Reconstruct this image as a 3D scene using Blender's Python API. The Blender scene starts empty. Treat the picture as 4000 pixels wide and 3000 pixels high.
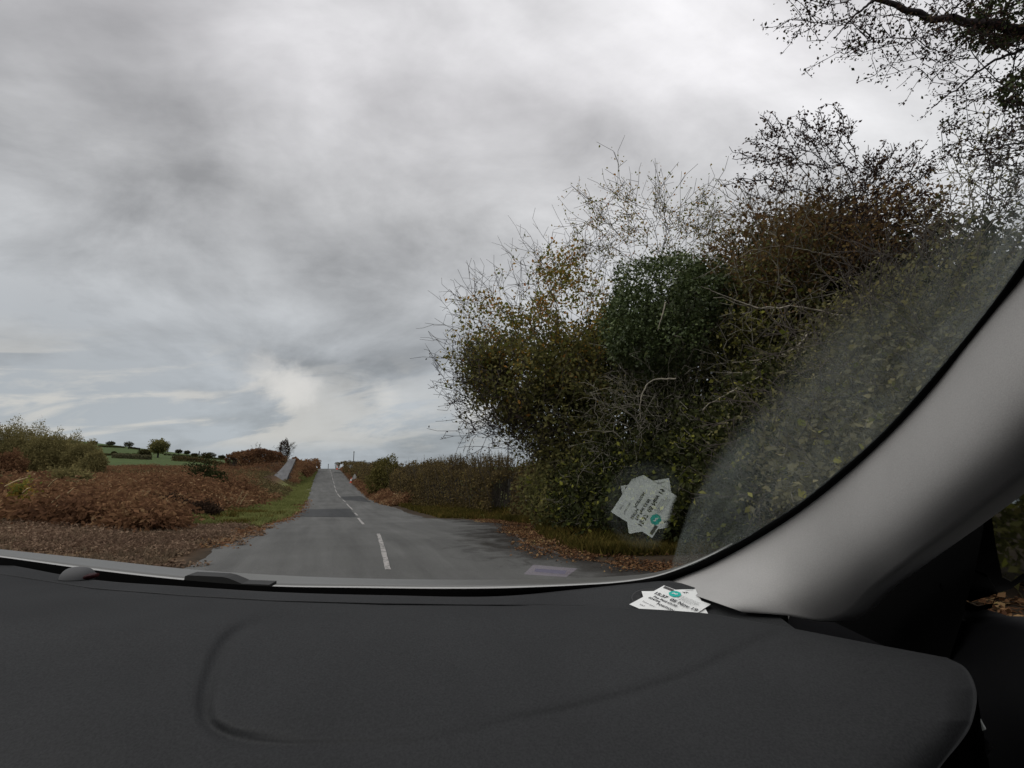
import bpy, math, random
import numpy as np
from mathutils import Vector

# ------------------------------------------------------------------ camera, world, sun
SC = bpy.context.scene
COL = SC.collection
F = 2000.0
PITCH = math.atan(330 / 2000)
SP, CP = math.sin(PITCH), math.cos(PITCH)
EYE = np.array([0.0, 0.0, 1.3])
cam_d = bpy.data.cameras.new('camera')
cam = bpy.data.objects.new('camera', cam_d)
COL.objects.link(cam)
cam.location = EYE
cam.rotation_euler = (math.pi / 2 + PITCH, 0, 0)
cam_d.sensor_width = 36
cam_d.lens = 18
cam_d.clip_start = 0.01
cam_d.clip_end = 6000
SC.camera = cam
SC.view_settings.view_transform = 'Standard'
SC.view_settings.look = 'None'
SC.view_settings.exposure = 0.0
SC.view_settings.gamma = 1.0
SC.cycles.use_denoising = True
SC.cycles.max_bounces = 6
SC.cycles.transparent_max_bounces = 12

SUN_EL, SUN_AZ = math.radians(46), math.radians(-115)   # azimuth from +Y towards +X


class N:
    """tiny node-tree writer"""
    def __init__(s, tree):
        s.t = tree

    def new(s, kind, **kw):
        n = s.t.nodes.new(kind)
        for k, v in kw.items():
            setattr(n, k, v)
        return n

    def put(s, sock, v):
        if hasattr(v, 'is_linked'):
            s.t.links.new(v, sock)
        else:
            sock.default_value = v

    def math(s, op, a, b=0.0, c=0.0, clamp=False):
        n = s.new('ShaderNodeMath', operation=op, use_clamp=clamp)
        for i, v in enumerate((a, b, c)):
            s.put(n.inputs[i], v)
        return n.outputs[0]

    def vec(s, op, a, b=(0, 0, 0)):
        n = s.new('ShaderNodeVectorMath', operation=op)
        s.put(n.inputs[0], a)
        s.put(n.inputs[1], b)
        return n.outputs['Value'] if op in ('DOT_PRODUCT', 'LENGTH') else n.outputs[0]

    def comb(s, x, y, z):
        n = s.new('ShaderNodeCombineXYZ')
        for i, v in enumerate((x, y, z)):
            s.put(n.inputs[i], v)
        return n.outputs[0]

    def mix(s, f, a, b, blend='MIX'):
        n = s.new('ShaderNodeMix', data_type='RGBA', blend_type=blend)
        s.put(n.inputs[0], f)
        s.put(n.inputs[6], a)
        s.put(n.inputs[7], b)
        return n.outputs[2]

    def noise(s, v, scale, detail=4, rough=0.55, dist=0.0):
        n = s.new('ShaderNodeTexNoise')
        if v is not None:
            s.put(n.inputs['Vector'], v)
        n.inputs['Scale'].default_value = scale
        n.inputs['Detail'].default_value = detail
        n.inputs['Roughness'].default_value = rough
        n.inputs['Distortion'].default_value = dist
        return n.outputs['Fac']

    def ramp(s, f, stops):
        n = s.new('ShaderNodeValToRGB')
        s.put(n.inputs[0], f)
        e = n.color_ramp.elements
        while len(e) < len(stops):
            e.new(0.5)
        for el, (p, c) in zip(e, stops):
            el.position = p
            el.color = c4(c)
        return n.outputs[0]

    def rng(s, v, a, b, c=0.0, d=1.0, smooth=False):
        n = s.new('ShaderNodeMapRange', interpolation_type='SMOOTHSTEP' if smooth else 'LINEAR')
        for i, x in enumerate((v, a, b, c, d)):
            s.put(n.inputs[i], x)
        return n.outputs[0]


def c4(c):
    if isinstance(c, (int, float)):
        return (c, c, c, 1)
    return (c[0], c[1], c[2], 1)


def ray(px, py):
    q = py - 1500.0
    d = np.array([px - 2000.0, F * CP + q * SP, F * SP - q * CP])
    return d


def make_world():
    w = bpy.data.worlds.new('World')
    SC.world = w
    w.use_nodes = True
    t = w.node_tree
    t.nodes.clear()
    g = N(t)
    co = g.new('ShaderNodeTexCoord').outputs['Generated']
    sep = g.new('ShaderNodeSeparateXYZ')
    t.links.new(co, sep.inputs[0])
    x, y, z = sep.outputs
    zc = g.math('ADD', g.math('MAXIMUM', z, 0.0), 0.16)
    u = g.math('DIVIDE', x, zc)
    v = g.math('DIVIDE', y, zc)
    # the cloud deck: broad diagonal rolls plus a finer layer
    r = math.radians(32)
    ur = g.math('ADD', g.math('MULTIPLY', u, math.cos(r)), g.math('MULTIPLY', v, math.sin(r)))
    vr = g.math('SUBTRACT', g.math('MULTIPLY', v, math.cos(r)), g.math('MULTIPLY', u, math.sin(r)))
    p1 = g.comb(g.math('MULTIPLY', ur, 0.42), g.math('MULTIPLY', vr, 1.25), 3.7)
    # broad soft banks, slanting across the sky ahead
    den = g.math('ADD', g.math('MAXIMUM', y, 0.0), 0.55)
    a_, b_ = g.math('DIVIDE', x, den), g.math('DIVIDE', z, den)
    q = math.radians(-38)
    aq = g.math('ADD', g.math('MULTIPLY', a_, math.cos(q)), g.math('MULTIPLY', b_, math.sin(q)))
    bq = g.math('SUBTRACT', g.math('MULTIPLY', b_, math.cos(q)), g.math('MULTIPLY', a_, math.sin(q)))
    n1 = g.noise(g.comb(g.math('MULTIPLY', aq, 1.7), g.math('MULTIPLY', bq, 2.6), 7.9), 1.0, 5, 0.5, 0.25)
    n2 = g.noise(g.comb(g.math('MULTIPLY', u, 0.8), g.math('MULTIPLY', v, 0.95), 9.1), 1.3, 7, 0.6, 0.5)
    n3 = g.noise(g.comb(a_, b_, 2.4), 1.9, 3, 0.5, 0.3)
    n5 = g.noise(g.comb(g.math('MULTIPLY', a_, 3.6), y, g.math('MULTIPLY', b_, 6.2)), 1.0, 7, 0.6, 0.35)
    lump = g.math('MULTIPLY', g.math('MULTIPLY', g.math('SUBTRACT', n5, 0.5), 0.70), g.rng(z, 0.7, 0.15, 0.3, 1, True))
    nn = g.math('ADD', g.math('ADD', g.math('MULTIPLY', n1, 0.44), g.math('MULTIPLY', n2, 0.26)), g.math('MULTIPLY', n3, 0.30))
    # brightness with height
    base = g.ramp(z, [(0.0, (0.315, 0.35, 0.38)), (0.13, (0.355, 0.38, 0.40)), (0.30, (0.44, 0.452, 0.46)), (0.46, (0.565, 0.568, 0.572)),
                      (0.62, (0.635, 0.628, 0.638)), (0.80, (0.75, 0.745, 0.755)), (1.0, (0.81, 0.81, 0.82))])
    nn = g.math('ADD', nn, lump)
    side = g.math('ADD', 1.04, g.math('MULTIPLY', x, 0.16))
    amp = g.rng(nn, 0.385, 0.635, 0.60, 1.36)
    col = g.vec('MULTIPLY', base, g.comb(*[g.math('MULTIPLY', amp, side)] * 3))
    # the deck's large thick and thin places
    wn = g.new('ShaderNodeTexNoise')
    g.put(wn.inputs['Vector'], g.comb(g.math('MULTIPLY', a_, 2.2), y, g.math('MULTIPLY', b_, 2.8)))
    wn.inputs['Scale'].default_value = 1.3
    wn.inputs['Detail'].default_value = 5
    cw = g.vec('ADD', co, g.vec('MULTIPLY', g.vec('SUBTRACT', wn.outputs['Color'], (.5, .5, .5)), (.55, .2, .5)))
    tot_ = 1.0
    for (px, py, rad, gain) in ((1180, 260, .26, .22), (1450, 130, .3, .10), (2350, 300, .4, .12), (3000, 600, .34, .07), (200, 60, .3, -.20), (60, 480, .17, .12), (1000, 720, .2, -.13), (620, 900, .2, .09),
                                (380, 1270, .26, -.13), (1650, 1200, .28, -.09), (1900, 600, .16, -.05), (1700, 60, .2, .06)):
        d = ray(px, py)
        d = d / np.linalg.norm(d)
        ds = g.vec('LENGTH', g.vec('SUBTRACT', cw, tuple(d)))
        tot_ = g.math('ADD', tot_, g.math('MULTIPLY', g.rng(ds, rad, 0.0, 0, 1, True), gain))
    col = g.vec('MULTIPLY', col, g.comb(tot_, g.math('MULTIPLY', tot_, .985), tot_))
    # bright breaks low in the deck
    low = g.math('MULTIPLY', g.rng(z, 0.02, 0.06, 0, 1, True), g.rng(z, 0.24, 0.10, 0, 1, True))
    n4 = g.noise(g.comb(g.math('MULTIPLY', x, 3.6), y, g.math('ADD', g.math('MULTIPLY', z, 15), g.math('MULTIPLY', x, -3.0))), 1.7, 7, 0.6, 0.5)
    left = g.rng(x, 0.1, -0.55, 0.15, 1, True)
    br = g.math('MULTIPLY', g.math('MULTIPLY', g.rng(n4, 0.43, 0.58, 0, 1, True), low), left)
    col = g.mix(g.math('MULTIPLY', br, 0.7), col, (0.63, 0.60, 0.56, 1))
    for (px, py, rad, st) in ((1135, 1510, 0.055, 0.42), (1180, 1530, 0.045, 0.35), (1080, 1490, .05, .25), (1500, 1540, 0.035, 0.3), (1010, 1440, 0.05, 0.3), (1850, 1600, 0.06, 0.4)):
        d = ray(px, py)
        d = d / np.linalg.norm(d)
        dist = g.vec('LENGTH', g.vec('SUBTRACT', co, tuple(d)))
        dist = g.math('ADD', dist, g.math('MULTIPLY', g.math('SUBTRACT', g.noise(co, 22, 4, 0.6), 0.5), rad * 1.5))
        f = g.math('MULTIPLY', g.rng(dist, rad, rad * 0.15, 0, 1, True), st)
        col = g.mix(f, col, (0.74, 0.71, 0.68, 1))
    # under the skyline: the far ground's dull grey
    col = g.mix(g.rng(z, -0.03, -0.12, 0, 1), col, (0.10, 0.10, 0.095, 1))
    sky = g.new('ShaderNodeTexSky', sky_type='NISHITA')
    sky.sun_disc = False
    sky.sun_elevation = SUN_EL
    sky.sun_rotation = SUN_AZ
    skyc = g.vec('MULTIPLY', sky.outputs[0], (0.006, 0.006, 0.006))
    tot = g.vec('ADD', col, skyc)
    bg = g.new('ShaderNodeBackground')
    t.links.new(tot, bg.inputs[0])
    bg.inputs[1].default_value = 1.0
    out = g.new('ShaderNodeOutputWorld')
    t.links.new(bg.outputs[0], out.inputs[0])
    w.cycles.sampling_method = 'MANUAL'
    w.cycles.sample_map_resolution = 512


make_world()
sun_d = bpy.data.lights.new('sun', 'SUN')
sun_d.energy = 1.5
sun_d.angle = math.radians(60)
sun_d.color = (1.0, 0.97, 0.93)
sun = bpy.data.objects.new('sun', sun_d)
COL.objects.link(sun)
sun.rotation_euler = (math.pi / 2 - SUN_EL, 0, math.pi - SUN_AZ)

# ------------------------------------------------------------------ helpers


def at(px, py, Y):
    """the point at distance Y (metres ahead) that the camera sees at (px, py) of the 4000 x 3000 photograph"""
    d = ray(px, py)
    return EYE + d * (Y / d[1])


def on(px, py, z):
    """the point at height z"""
    d = ray(px, py)
    return EYE + d * ((z - EYE[2]) / d[2])


def tag(o, label=None, cat=None, group=None, kind=None):
    if label:
        o['label'] = label
    if cat:
        o['category'] = cat
    if group:
        o['group'] = group
    if kind:
        o['kind'] = kind
    return o


def empty(name, loc=(0, 0, 0)):
    o = bpy.data.objects.new(name, None)
    COL.objects.link(o)
    o.location = tuple(loc)
    o.empty_display_size = 0.1
    return o


def mesh_obj(name, verts, faces, mat=None, parent=None, smooth=False):
    """verts (n,3) array in world space, faces a list or an (m,k) array; parent's location is taken off"""
    v = np.asarray(verts, dtype=np.float64)
    if parent is not None:
        v = v - world_loc(parent)
    me = bpy.data.meshes.new(name)
    if isinstance(faces, np.ndarray):
        m, k = faces.shape
        me.vertices.add(len(v))
        me.vertices.foreach_set('co', v.astype(np.float32).ravel())
        me.loops.add(m * k)
        me.loops.foreach_set('vertex_index', faces.astype(np.int32).ravel())
        me.polygons.add(m)
        me.polygons.foreach_set('loop_start', np.arange(0, m * k, k, dtype=np.int32))
        me.update(calc_edges=True)
    else:
        me.from_pydata([tuple(p) for p in v], [], faces)
        me.update()
    if smooth:
        me.polygons.foreach_set('use_smooth', np.ones(len(me.polygons), dtype=bool))
    o = bpy.data.objects.new(name, me)
    COL.objects.link(o)
    if mat is not None:
        me.materials.append(mat)
    if parent is not None:
        o.parent = parent
    return o


def world_loc(o):
    p = np.zeros(3)
    while o is not None:
        p += np.array(o.location)
        o = o.parent
    return p


def add_attr(o, name, values):
    """a per-vertex colour (n,3) or float (n,)"""
    me = o.data
    values = np.asarray(values)
    if values.ndim == 1:
        a = me.attributes.new(name, 'FLOAT', 'POINT')
        a.data.foreach_set('value', values.astype(np.float32))
    else:
        a = me.attributes.new(name, 'FLOAT_COLOR', 'POINT')
        a.data.foreach_set('color', np.c_[values, np.ones(len(values))].astype(np.float32).ravel())


def new_mat(name):
    m = bpy.data.materials.new(name)
    m.use_nodes = True
    m.node_tree.nodes.clear()
    g = N(m.node_tree)
    out = g.new('ShaderNodeOutputMaterial')
    return m, g, out


def pbr(name, color, rough=0.7, spec=0.4, metal=0.0, var=0.0, vscale=8.0, bump=0.0, bscale=60.0, color2=None):
    m, g, out = new_mat(name)
    b = g.new('ShaderNodeBsdfPrincipled')
    co = g.new('ShaderNodeTexCoord').outputs['Object']
    c = c4(color)
    if var > 0 or color2 is not None:
        f = g.rng(g.noise(co, vscale, 5, 0.6), 0.3, 0.7)
        hi = c4(color2) if color2 is not None else tuple(min(1, x * (1 + var)) for x in c[:3]) + (1,)
        lo = c if color2 is not None else tuple(x * (1 - var) for x in c[:3]) + (1,)
        g.put(b.inputs['Base Color'], g.mix(f, lo, hi))
    else:
        b.inputs['Base Color'].default_value = c
    b.inputs['Roughness'].default_value = rough
    b.inputs['Specular IOR Level'].default_value = spec
    b.inputs['Metallic'].default_value = metal
    if bump > 0:
        bp = g.new('ShaderNodeBump')
        bp.inputs['Strength'].default_value = bump
        bp.inputs['Distance'].default_value = 0.002
        g.put(bp.inputs['Height'], g.noise(co, bscale, 3, 0.6))
        g.put(b.inputs['Normal'], bp.outputs[0])
    m.node_tree.links.new(b.outputs[0], out.inputs[0])
    return m


def leaf_mat(name, stops, transl=0.35, patch=0.35, pscale=0.9, gloss=0.0):
    """leaf colours picked leaf by leaf, drifting over the plant in patches"""
    m, g, out = new_mat(name)
    geo = g.new('ShaderNodeNewGeometry')
    co = g.new('ShaderNodeTexCoord').outputs['Object']
    nz = g.rng(g.noise(co, pscale, 3, 0.6), 0.32, 0.68)
    f = g.math('ADD', g.math('MULTIPLY', geo.outputs['Random Per Island'], 1 - patch), g.math('MULTIPLY', nz, patch))
    c = g.ramp(f, stops)
    d = g.new('ShaderNodeBsdfDiffuse')
    g.put(d.inputs[0], c)
    tr = g.new('ShaderNodeBsdfTranslucent')
    g.put(tr.inputs[0], c)
    mx = g.new('ShaderNodeMixShader')
    mx.inputs[0].default_value = transl
    m.node_tree.links.new(d.outputs[0], mx.inputs[1])
    m.node_tree.links.new(tr.outputs[0], mx.inputs[2])
    last = mx.outputs[0]
    if gloss > 0:
        gl = g.new('ShaderNodeBsdfGlossy')
        gl.inputs['Roughness'].default_value = 0.45
        m2 = g.new('ShaderNodeMixShader')
        m2.inputs[0].default_value = gloss
        m.node_tree.links.new(last, m2.inputs[1])
        m.node_tree.links.new(gl.outputs[0], m2.inputs[2])
        last = m2.outputs[0]
    m.node_tree.links.new(last, out.inputs[0])
    return m


def smooth01(a, b, x):
    t = np.clip((np.asarray(x, dtype=float) - a) / (b - a), 0, 1)
    return t * t * (3 - 2 * t)


_rng = np.random.default_rng(5)
_G = [_rng.random((64, 64)) for _ in range(4)]


def vnoise(x, y, k=0):
    """smooth value noise, 0..1, period 64"""
    x = np.asarray(x, dtype=float)
    y = np.asarray(y, dtype=float)
    xi, yi = np.floor(x).astype(int), np.floor(y).astype(int)
    fx, fy = x - xi, y - yi
    fx = fx * fx * (3 - 2 * fx)
    fy = fy * fy * (3 - 2 * fy)
    G = _G[k]
    a, b = G[xi % 64, yi % 64], G[(xi + 1) % 64, yi % 64]
    c, d = G[xi % 64, (yi + 1) % 64], G[(xi + 1) % 64, (yi + 1) % 64]
    return (a * (1 - fx) + b * fx) * (1 - fy) + (c * (1 - fx) + d * fx) * fy


def fbm(x, y, k=0):
    return 0.55 * vnoise(x, y, k) + 0.28 * vnoise(2.1 * x + 7, 2.1 * y + 3, (k + 1) % 4) + 0.17 * vnoise(4.3 * x + 1, 4.3 * y + 9, (k + 2) % 4)


# ------------------------------------------------------------------ ground and road
ROWS = [  # photo row, left edge, centre line, right edge, metres ahead
    (2400, 430, 1600, 2900, 4.6),
    (2240, 690, 1519, 2700, 6.8),
    (2113, 900, 1452, 2050, 10.1),
    (2060, 1020, 1424, 2030, 14.0),
    (2019, 1128, 1399, 1650, 20.6),
    (1968, 1189, 1354, 1500, 33.5),
    (1928, 1207, 1320, 1421, 48.8),
    (1881, 1222, 1299, 1376, 73.0),
    (1852, 1234, 1294, 1352, 91.0),
    (1831, 1242, 1291, 1325, 107.0),
]
_t = []
for (py, l, c, r, Y) in ROWS:
    _t.append((Y, at(l, py, Y)[0], at(c, py, Y)[0], at(r, py, Y)[0], at(c, py, Y)[2]))
_t = np.array(_t)
RY = np.r_[-30, 0, 3, _t[1:, 0], 125, 160, 220, 400]
_m = (_t[-1, 2] - _t[4, 2]) / (_t[-1, 0] - _t[4, 0])
_m0 = (_t[2, 2] - _t[1, 2]) / (_t[2, 0] - _t[1, 0])


def _ext(col, near, far):
    c = list(_t[1:, col])
    return np.array([c[0] + (y - _t[1, 0]) * near for y in (-30, 0, 3)] + c + [c[-1] + (y - 107) * far for y in (125, 160, 220, 400)])


def hermite(xs, ys):
    xs, ys = np.asarray(xs, float), np.asarray(ys, float)
    s = np.diff(ys) / np.diff(xs)
    m = np.r_[s[0], (s[:-1] * np.diff(xs)[1:] + s[1:] * np.diff(xs)[:-1]) / (np.diff(xs)[1:] + np.diff(xs)[:-1]), s[-1]]

    def f(x):
        x = np.clip(np.asarray(x, float), xs[0], xs[-1])
        i = np.clip(np.searchsorted(xs, x) - 1, 0, len(xs) - 2)
        h = xs[i + 1] - xs[i]
        t = (x - xs[i]) / h
        return ((2 * t ** 3 - 3 * t ** 2 + 1) * ys[i] + (t ** 3 - 2 * t ** 2 + t) * h * m[i]
                + (-2 * t ** 3 + 3 * t ** 2) * ys[i + 1] + (t ** 3 - t ** 2) * h * m[i + 1])
    return f


XC = hermite(RY, _ext(2, _m0, _m))
XL = hermite(RY, _ext(1, _m0, _m))
ZR = hermite(RY, np.r_[0, 0, 0, _t[1:, 4], 0.6, -3.2, -9, -28])
ZL = hermite([-30, 8, 15, 25, 40, 60, 80, 107, 150, 400], [0, 0, 0.05, 0.15, 0.35, 0.7, 1.0, 1.6, 2.6, 6])
ZRR = hermite([-30, 8, 15, 25, 40, 60, 80, 107, 150, 400], [0.1, 0.1, 0.1, 0.05, -0.2, 0.1, 0.6, 1.6, -2, -28])
# right edge of the tarmac with its lay-by, as seen from the car
_edge = [(2760, 2275), (2560, 2238), (2393, 2200), (2176, 2165), (2050, 2122), (1998, 2082), (2010, 2066), (2030, 2055), (1960, 2046), (1851, 2031), (1666, 2024), (1580, 1997), (1522, 1977), (1464, 1961), (1421, 1928), (1376, 1881), (1352, 1852), (1325, 1831)]


def drop(px, py):
    """where the sight line meets the road's surface"""
    d = ray(px, py)
    lo, hi = 1.0, 112.0
    best = None
    ys = np.linspace(2, 112, 2201)
    zz = EYE[2] + d[2] * ys / d[1] - ZR(ys)
    k = np.where(zz <= 0)[0]
    i = k[0] if len(k) else len(ys) - 1
    Y = ys[i]
    return np.array([d[0] * Y / d[1], Y, float(ZR(Y))])


EDGE = np.array([drop(*p) for p in _edge])
EDGE[-1] = [at(1325, 1831, 107)[0], 107, ZR(107)]


def XR(Y):
    """right edge of the tarmac, lay-by left out of the monotone walk"""
    Y = np.asarray(Y, float)
    e = EDGE.copy()
    ys = np.maximum.accumulate(e[:, 1] + np.arange(len(e)) * 1e-3)
    x = np.interp(Y, np.r_[-30, ys, 400], np.r_[e[0, 0] + 12, e[:, 0], XC(400.0) + 2.0])
    far = XC(Y) + 2.6
    return np.where(Y > 60, np.minimum(x, far + 0.4), x)


BANK = (at(1118, 1800, 79)[0], 79.0)


def ground(X, Y):
    X, Y = np.asarray(X, float), np.asarray(Y, float)
    t = X - XC(Y)
    zr, zl, zz = ZR(Y), ZL(Y), ZRR(Y)
    bear = X / np.maximum(Y, 1)
    # the hill of fields far on the left
    Fh = np.clip((-0.40 - bear) / 0.40, 0, 1.15)
    hill = 1.6 + np.clip((Y - 107) / 243, 0, 1) * 16.5 * Fh - np.clip(Y - 360, 0, None) * 0.06 - np.clip((Y - 107) / 243, 0, 1) * 3.0 * (1 - np.minimum(Fh * 3, 1))
    zl = np.where(Y > 107, np.maximum(hill, -40), zl)
    wl = smooth01(-3.6, -9.0, t)
    far_w = smooth01(-8, -40, t)
    wl = np.where(Y > 107, far_w, wl)
    xr = XR(Y) - XC(Y)
    wr = smooth01(xr + 0.3, xr + 4.5, t)
    z = zr * (1 - wl) * (1 - wr) + zl * wl + zz * wr * (1 - wl)
    off = np.maximum(wl, wr)
    # the bank by the bare tree, under the grey slope
    z = z + 1.8 * np.exp(-((X - BANK[0]) / 6.5) ** 2 - ((Y - BANK[1]) / 8.0) ** 2) * smooth01(-3.4, -6.0, t)
    z = z + off * (fbm(X * 0.35, Y * 0.35) - 0.5) * 0.35 * np.clip(1 - Y / 150, 0.2, 1)
    # kerbless verge: a shallow lip at the tarmac's edge, the sheet runs 3 cm under the tarmac
    on_road = (t > XL(Y) - XC(Y) - 0.05) & (t < xr + 0.05)
    z = z - np.where(on_road, 0.035, 0.0)
    return z


def make_ground():
    ys = np.r_[np.arange(-14, 5, 1.0), np.arange(5, 30, 0.3), np.arange(30, 60, 0.7), np.arange(60, 140, 2), np.arange(140, 400, 7), np.geomspace(400, 4000, 24)]
    ts = np.r_[-np.geomspace(4000, 75, 20), np.arange(-70, -30, 3.0), np.arange(-30, -10, 0.8), np.arange(-10, 14, 0.22), np.arange(14, 40, 1.2), np.geomspace(41, 2500, 24)]
    T, Yg = np.meshgrid(ts, ys)
    X = XC(Yg) + T
    Z = ground(X, Yg)
    n, m = Yg.shape
    V = np.c_[X.ravel(), Yg.ravel(), Z.ravel()]
    idx = np.arange(n * m).reshape(n, m)
    faces = np.c_[idx[:-1, :-1].ravel(), idx[:-1, 1:].ravel(), idx[1:, 1:].ravel(), idx[1:, :-1].ravel()]
    # what covers the soil
    soil = np.array([0.045, 0.033, 0.022])
    litter = np.array([0.11, 0.065, 0.036])
    grass = np.array([0.13, 0.145, 0.045])
    field = np.array([0.062, 0.088, 0.028])
    peat = np.array([0.05, 0.03, 0.018])
    x, y, t = V[:, 0], V[:, 1], (T.ravel())
    c = np.tile(soil, (len(V), 1))
    nz = fbm(x * 0.8, y * 0.8, 1)
    wl = smooth01(-2.7, -3.3, t)
    c = c * (1 - wl[:, None]) + litter * wl[:, None]
    gw = smooth01(-3, -3.4, t) * smooth01(-7.0, -5.0, t) * smooth01(15, 21, y + (nz - .5) * 5)
    c = c * (1 - gw[:, None]) + grass * gw[:, None]
    bw = smooth01(-6.0, -8.5, t) * smooth01(12, 14.5, y)
    c = c * (1 - bw[:, None]) + peat * bw[:, None]
    xr = XR(y) - XC(y)
    rw = smooth01(xr + 0.6, xr + 1.5, t) * smooth01(9, 14, y)
    c = c * (1 - rw[:, None]) + (grass * 0.8) * rw[:, None]
    fw = np.maximum(smooth01(100, 120, y) * smooth01(-12, -25, t), smooth01(xr + 6, xr + 9, t) * smooth01(12, 16, y))
    c = c * (1 - fw[:, None]) + field * fw[:, None]
    o = mesh_obj('ground', V, faces, None, None, True)
    add_attr(o, 'cover', c)
    m_, g, out = new_mat('ground')
    a = g.new('ShaderNodeAttribute', attribute_name='cover')
    co = g.new('ShaderNodeTexCoord').outputs['Object']
    v = g.math('MULTIPLY', g.rng(g.noise(co, 6, 6, 0.7), 0.3, 0.7, 0.6, 1.4), g.rng(g.noise(co, 0.5, 3, 0.5), 0.3, 0.7, 0.8, 1.2))
    c_ = g.vec('MULTIPLY', a.outputs['Color'], g.comb(v, v, v))
    b = g.new('ShaderNodeBsdfPrincipled')
    g.put(b.inputs['Base Color'], c_)
    b.inputs['Roughness'].default_value = 0.95
    b.inputs['Specular IOR Level'].default_value = 0.1
    m_.node_tree.links.new(b.outputs[0], out.inputs[0])
    o.data.materials.append(m_)
    tag(o, kind='structure')


make_ground()


def strip(name, ys, left, right, ncol, zoff, mat, camber=0.0):
    """a sheet over the road's surface between two edge functions"""
    ys = np.asarray(ys, float)
    l, r = left(ys), right(ys)
    s = np.linspace(0, 1, ncol)
    X = l[:, None] * (1 - s) + r[:, None] * s
    Y = np.repeat(ys[:, None], ncol, 1)
    Z = ZR(Y) + zoff
    n, m = X.shape
    idx = np.arange(n * m).reshape(n, m)
    faces = np.c_[idx[:-1, :-1].ravel(), idx[:-1, 1:].ravel(), idx[1:, 1:].ravel(), idx[1:, :-1].ravel()]
    return mesh_obj(name, np.c_[X.ravel(), Y.ravel(), Z.ravel()], faces, mat, None, True)


def tarmac(name, base, patchy=0.25):
    m, g, out = new_mat(name)
    co = g.new('ShaderNodeTexCoord').outputs['Object']
    # along-road coordinate system: wheel tracks run along the road
    mp = g.new('ShaderNodeMapping')
    mp.inputs['Rotation'].default_value = (0, 0, -math.atan(0.36))
    g.put(mp.inputs['Vector'], co)
    st = g.vec('MULTIPLY', mp.outputs[0], (1.0, 0.07, 1.0))
    streak = g.rng(g.noise(st, 2.1, 5, 0.6, 0.3), 0.3, 0.7, 0.80, 1.20)
    blot = g.rng(g.noise(co, 0.45, 5, 0.6), 0.3, 0.7, 1 - patchy, 1 + patchy * 0.8)
    grit = g.rng(g.noise(co, 90, 2, 0.7), 0.25, 0.75, 0.7, 1.35)
    v = g.math('MULTIPLY', g.math('MULTIPLY', streak, blot), grit)
    c = g.vec('MULTIPLY', c4(base)[:3], g.comb(v, v, v))
    b = g.new('ShaderNodeBsdfPrincipled')
    g.put(b.inputs['Base Color'], c)
    b.inputs['Roughness'].default_value = 0.85
    b.inputs['Specular IOR Level'].default_value = 0.08
    bp = g.new('ShaderNodeBump')
    bp.inputs['Strength'].default_value = 0.5
    bp.inputs['Distance'].default_value = 0.006
    g.put(bp.inputs['Height'], g.noise(co, 70, 3, 0.7))
    g.put(b.inputs['Normal'], bp.outputs[0])
    m.node_tree.links.new(b.outputs[0], out.inputs[0])
    return m


M_TAR = tarmac('weathered tarmac', (0.106, 0.106, 0.102), 0.14)
M_PATCH = tarmac('newer tarmac', (0.053, 0.055, 0.056), 0.1)
ROADY = np.r_[np.arange(-12, 5, 0.5), np.arange(5, 30, 0.2), np.arange(30, 60, 0.6), np.arange(60, 150, 1.5)]
wob = lambda Y, k: (fbm(Y * 0.9, Y * 0.0 + k * 7.3, k) - 0.5)
LEFT = lambda Y: XL(Y) + wob(Y, 1) * 0.5
RIGHT = lambda Y: XR(Y) + wob(Y, 2) * 0.5
tag(strip('road', ROADY, LEFT, RIGHT, 40, 0.0, M_TAR), kind='structure')


# mud carried on to the tarmac of the lay-by
m_, g, out = new_mat('dried mud on the tarmac')
co = g.new('ShaderNodeTexCoord').outputs['Object']
at_ = g.new('ShaderNodeAttribute', attribute_name='mud')
tb_ = g.new('ShaderNodeBsdfTransparent')
df = g.new('ShaderNodeBsdfDiffuse')
g.put(df.inputs[0], g.mix(g.noise(co, 14, 4, .6), (.022, .019, .016, 1), (.05, .042, .035, 1)))
mx = g.new('ShaderNodeMixShader')
g.put(mx.inputs[0], g.math('MULTIPLY', g.rng(g.math('ADD', at_.outputs['Fac'], g.math('MULTIPLY', g.math('SUBTRACT', g.noise(co, 1.7, 6, .65, .5), .5), 1.5)), .32, 1.0, 0, 1, True), .55))
for i_, n_ in ((1, tb_), (2, df)):
    m_.node_tree.links.new(n_.outputs[0], mx.inputs[i_])
m_.node_tree.links.new(mx.outputs[0], out.inputs[0])
MUDY = np.arange(4.0, 26, .2)
MO = strip('mud', MUDY, lambda Y: XR(Y) - 2.6, lambda Y: XR(Y) - .02, 20, 0.005, m_)
add_attr(MO, 'mud', np.tile(np.linspace(0, 1, 20) ** 1.2, len(MUDY)) * np.repeat(smooth01(26, 15, MUDY), 20))
tag(MO, kind='structure')


def row_y(py):
    return drop(1400, py)[1]


def quad_patch(name, pts, mat, zoff, n=10):
    """tarmac patch between four points seen on the road: far-left, far-right, near-right, near-left"""
    a, b, c, d = [drop(*p) for p in pts]
    V, k = [], n + 1
    for i in range(k):
        for j in range(k):
            u, v = i / n, j / n
            p = (a * (1 - v) + b * v) * (1 - u) + (d * (1 - v) + c * v) * u
            V.append((p[0] + wob(np.array(p[1] * 3.0), 0) * 0.05, p[1] + (float(vnoise(p[0] * 2.3, i)) - .5) * 0.12, float(ZR(p[1])) + zoff))
    idx = np.arange(k * k).reshape(k, k)
    f = np.c_[idx[:-1, :-1].ravel(), idx[1:, :-1].ravel(), idx[1:, 1:].ravel(), idx[:-1, 1:].ravel()]
    o = mesh_obj(name, V, f, mat, None, True)
    tag(o, kind='structure')
    return o


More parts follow.
